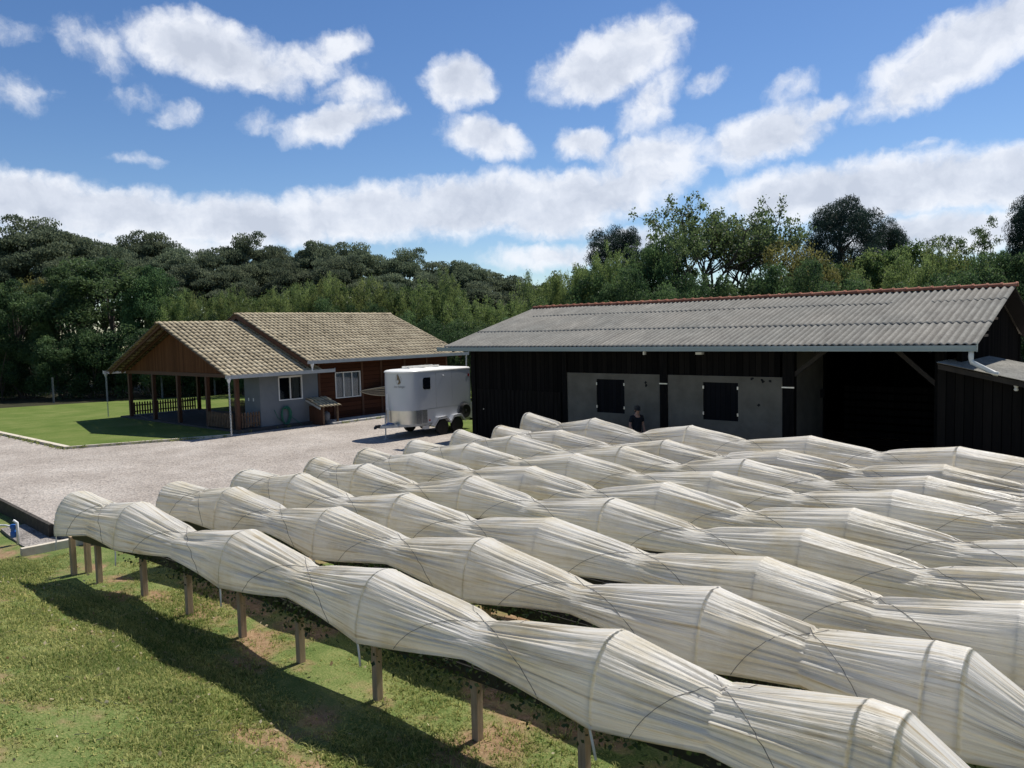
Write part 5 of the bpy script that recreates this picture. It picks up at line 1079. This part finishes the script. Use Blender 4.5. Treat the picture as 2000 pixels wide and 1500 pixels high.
wm = t.nodes.new('ShaderNodeVectorMath'); wm.operation = 'SCALE'; wm.inputs['Scale'].default_value = .038; L.new(ws.outputs[0], wm.inputs[0])
wa = t.nodes.new('ShaderNodeVectorMath'); wa.operation = 'ADD'; L.new(cb.outputs[0], wa.inputs[0]); L.new(wm.outputs[0], wa.inputs[1])
field = None; low = None
for px, py, rx, ry, rot, wt in CLOUDS:
    a_, e_ = az_el(px, py); mp = t.nodes.new('ShaderNodeMapping'); mp.vector_type = 'TEXTURE'; mp.inputs['Location'].default_value = (a_, e_, 0); mp.inputs['Rotation'].default_value = (0, 0, R(-rot)); k_ = .96 if py > 330 else .86; mp.inputs['Scale'].default_value = (rx * k_ / 1500, ry * k_ / 1500, 1)
    L.new(wa.outputs[0], mp.inputs['Vector']); ln = t.nodes.new('ShaderNodeVectorMath'); ln.operation = 'DOT_PRODUCT'; L.new(mp.outputs[0], ln.inputs[0]); L.new(mp.outputs[0], ln.inputs[1])
    v = mth('SUBTRACT', wt, mth('MULTIPLY', ln.outputs['Value'], .72 * wt)); field = v if field is None else mth('SMOOTH_MAX', field, v, .18)
nz = t.nodes.new('ShaderNodeTexNoise'); nz.inputs['Scale'].default_value = 32; nz.inputs['Detail'].default_value = 9; nz.inputs['Roughness'].default_value = .6; L.new(wa.outputs[0], nz.inputs['Vector'])
nb = t.nodes.new('ShaderNodeTexNoise'); nb.inputs['Scale'].default_value = 9; nb.inputs['Detail'].default_value = 5; L.new(cb.outputs[0], nb.inputs['Vector'])
f2 = mth('ADD', field, mth('MULTIPLY', mth('SUBTRACT', nz.outputs['Fac'], .5), 1.15)); f2 = mth('ADD', f2, mth('MULTIPLY', mth('SUBTRACT', nb.outputs['Fac'], .5), .35))
mr = t.nodes.new('ShaderNodeMapRange'); mr.interpolation_type = 'SMOOTHSTEP'; mr.inputs['From Min'].default_value = .09; mr.inputs['From Max'].default_value = .92; L.new(f2, mr.inputs['Value'])
# the rest of the dome (behind the viewer) keeps a loose cloud deck so that reflections and fill light are plausible
nc = t.nodes.new('ShaderNodeTexNoise'); nc.inputs['Scale'].default_value = 3.2; nc.inputs['Detail'].default_value = 7; L.new(D, nc.inputs['Vector'])
back = mth('MULTIPLY', mth('GREATER_THAN', mth('ABSOLUTE', az), .95), mth('MULTIPLY', mth('SUBTRACT', nc.outputs['Fac'], .52), 5, None, True)); dens = mth('MULTIPLY', mth('MAXIMUM', mr.outputs[0], mth('MULTIPLY', back, .35)), .93)
ns = t.nodes.new('ShaderNodeTexNoise'); ns.inputs['Scale'].default_value = 11; ns.inputs['Detail'].default_value = 6
mo = t.nodes.new('ShaderNodeMapping'); mo.inputs['Scale'].default_value = (.55, 1.5, 1); L.new(wa.outputs[0], mo.inputs['Vector']); L.new(mo.outputs[0], ns.inputs['Vector'])
cr = ramp(t, [(.30, (.54, .585, .68)), (.46, (.68, .72, .805)), (.60, (.83, .855, .91))]); cf = mth('SUBTRACT', mth('ADD', mth('MULTIPLY', ns.outputs['Fac'], .75), mth('MULTIPLY', nz.outputs['Fac'], .45)), mth('MULTIPLY', mth('MAXIMUM', mth('SUBTRACT', field, .62), 0.0), .42)); L.new(cf, cr.inputs['Fac'])
bc = t.nodes.new('ShaderNodeBackground'); bc.inputs['Strength'].default_value = .88; L.new(cr.outputs['Color'], bc.inputs['Color'])
ms = t.nodes.new('ShaderNodeMixShader'); L.new(dens, ms.inputs[0]); L.new(bg.outputs[0], ms.inputs[1]); L.new(bc.outputs[0], ms.inputs[2]); L.new(ms.outputs[0], out.inputs['Surface'])
w.cycles.sampling_method = 'MANUAL'; w.cycles.sample_map_resolution = 512
sl = bpy.data.lights.new('sun', 'SUN'); sl.energy = 4.6; sl.angle = R(.53); sl.color = (1, .955, .88); so = bpy.data.objects.new('sun', sl); COL.objects.link(so); so.rotation_euler = SUN.to_track_quat('Z', 'Y').to_euler(); so.location = (0, 0, 30)

# ------------------------------------------------------------------ camera
cd = bpy.data.cameras.new('camera'); cd.lens = 27.0; cd.sensor_width = 36; cd.clip_end = 3000; cam = bpy.data.objects.new('camera', cd); COL.objects.link(cam)
rt = Vector((.75789, .65195, -.02386)); dn = Vector((.02817, -.06924, -.99720)); fw = Vector((-.65178, .75509, -.07084))
cam.matrix_world = Matrix(((rt.x, -dn.x, -fw.x, CAM.x), (rt.y, -dn.y, -fw.y, CAM.y), (rt.z, -dn.z, -fw.z, CAM.z), (0, 0, 0, 1)))
scene.camera = cam
vs_ = scene.view_settings; scene.display_settings.display_device = 'sRGB'; vs_.view_transform = 'Standard'; vs_.look = 'None'; vs_.exposure = .34; vs_.gamma = 1
cy = scene.cycles; cy.max_bounces = 6; cy.diffuse_bounces = 3; cy.glossy_bounces = 3; cy.transmission_bounces = 4; cy.transparent_max_bounces = 12; cy.use_denoising = True; cy.caustics_reflective = False; cy.caustics_refractive = False
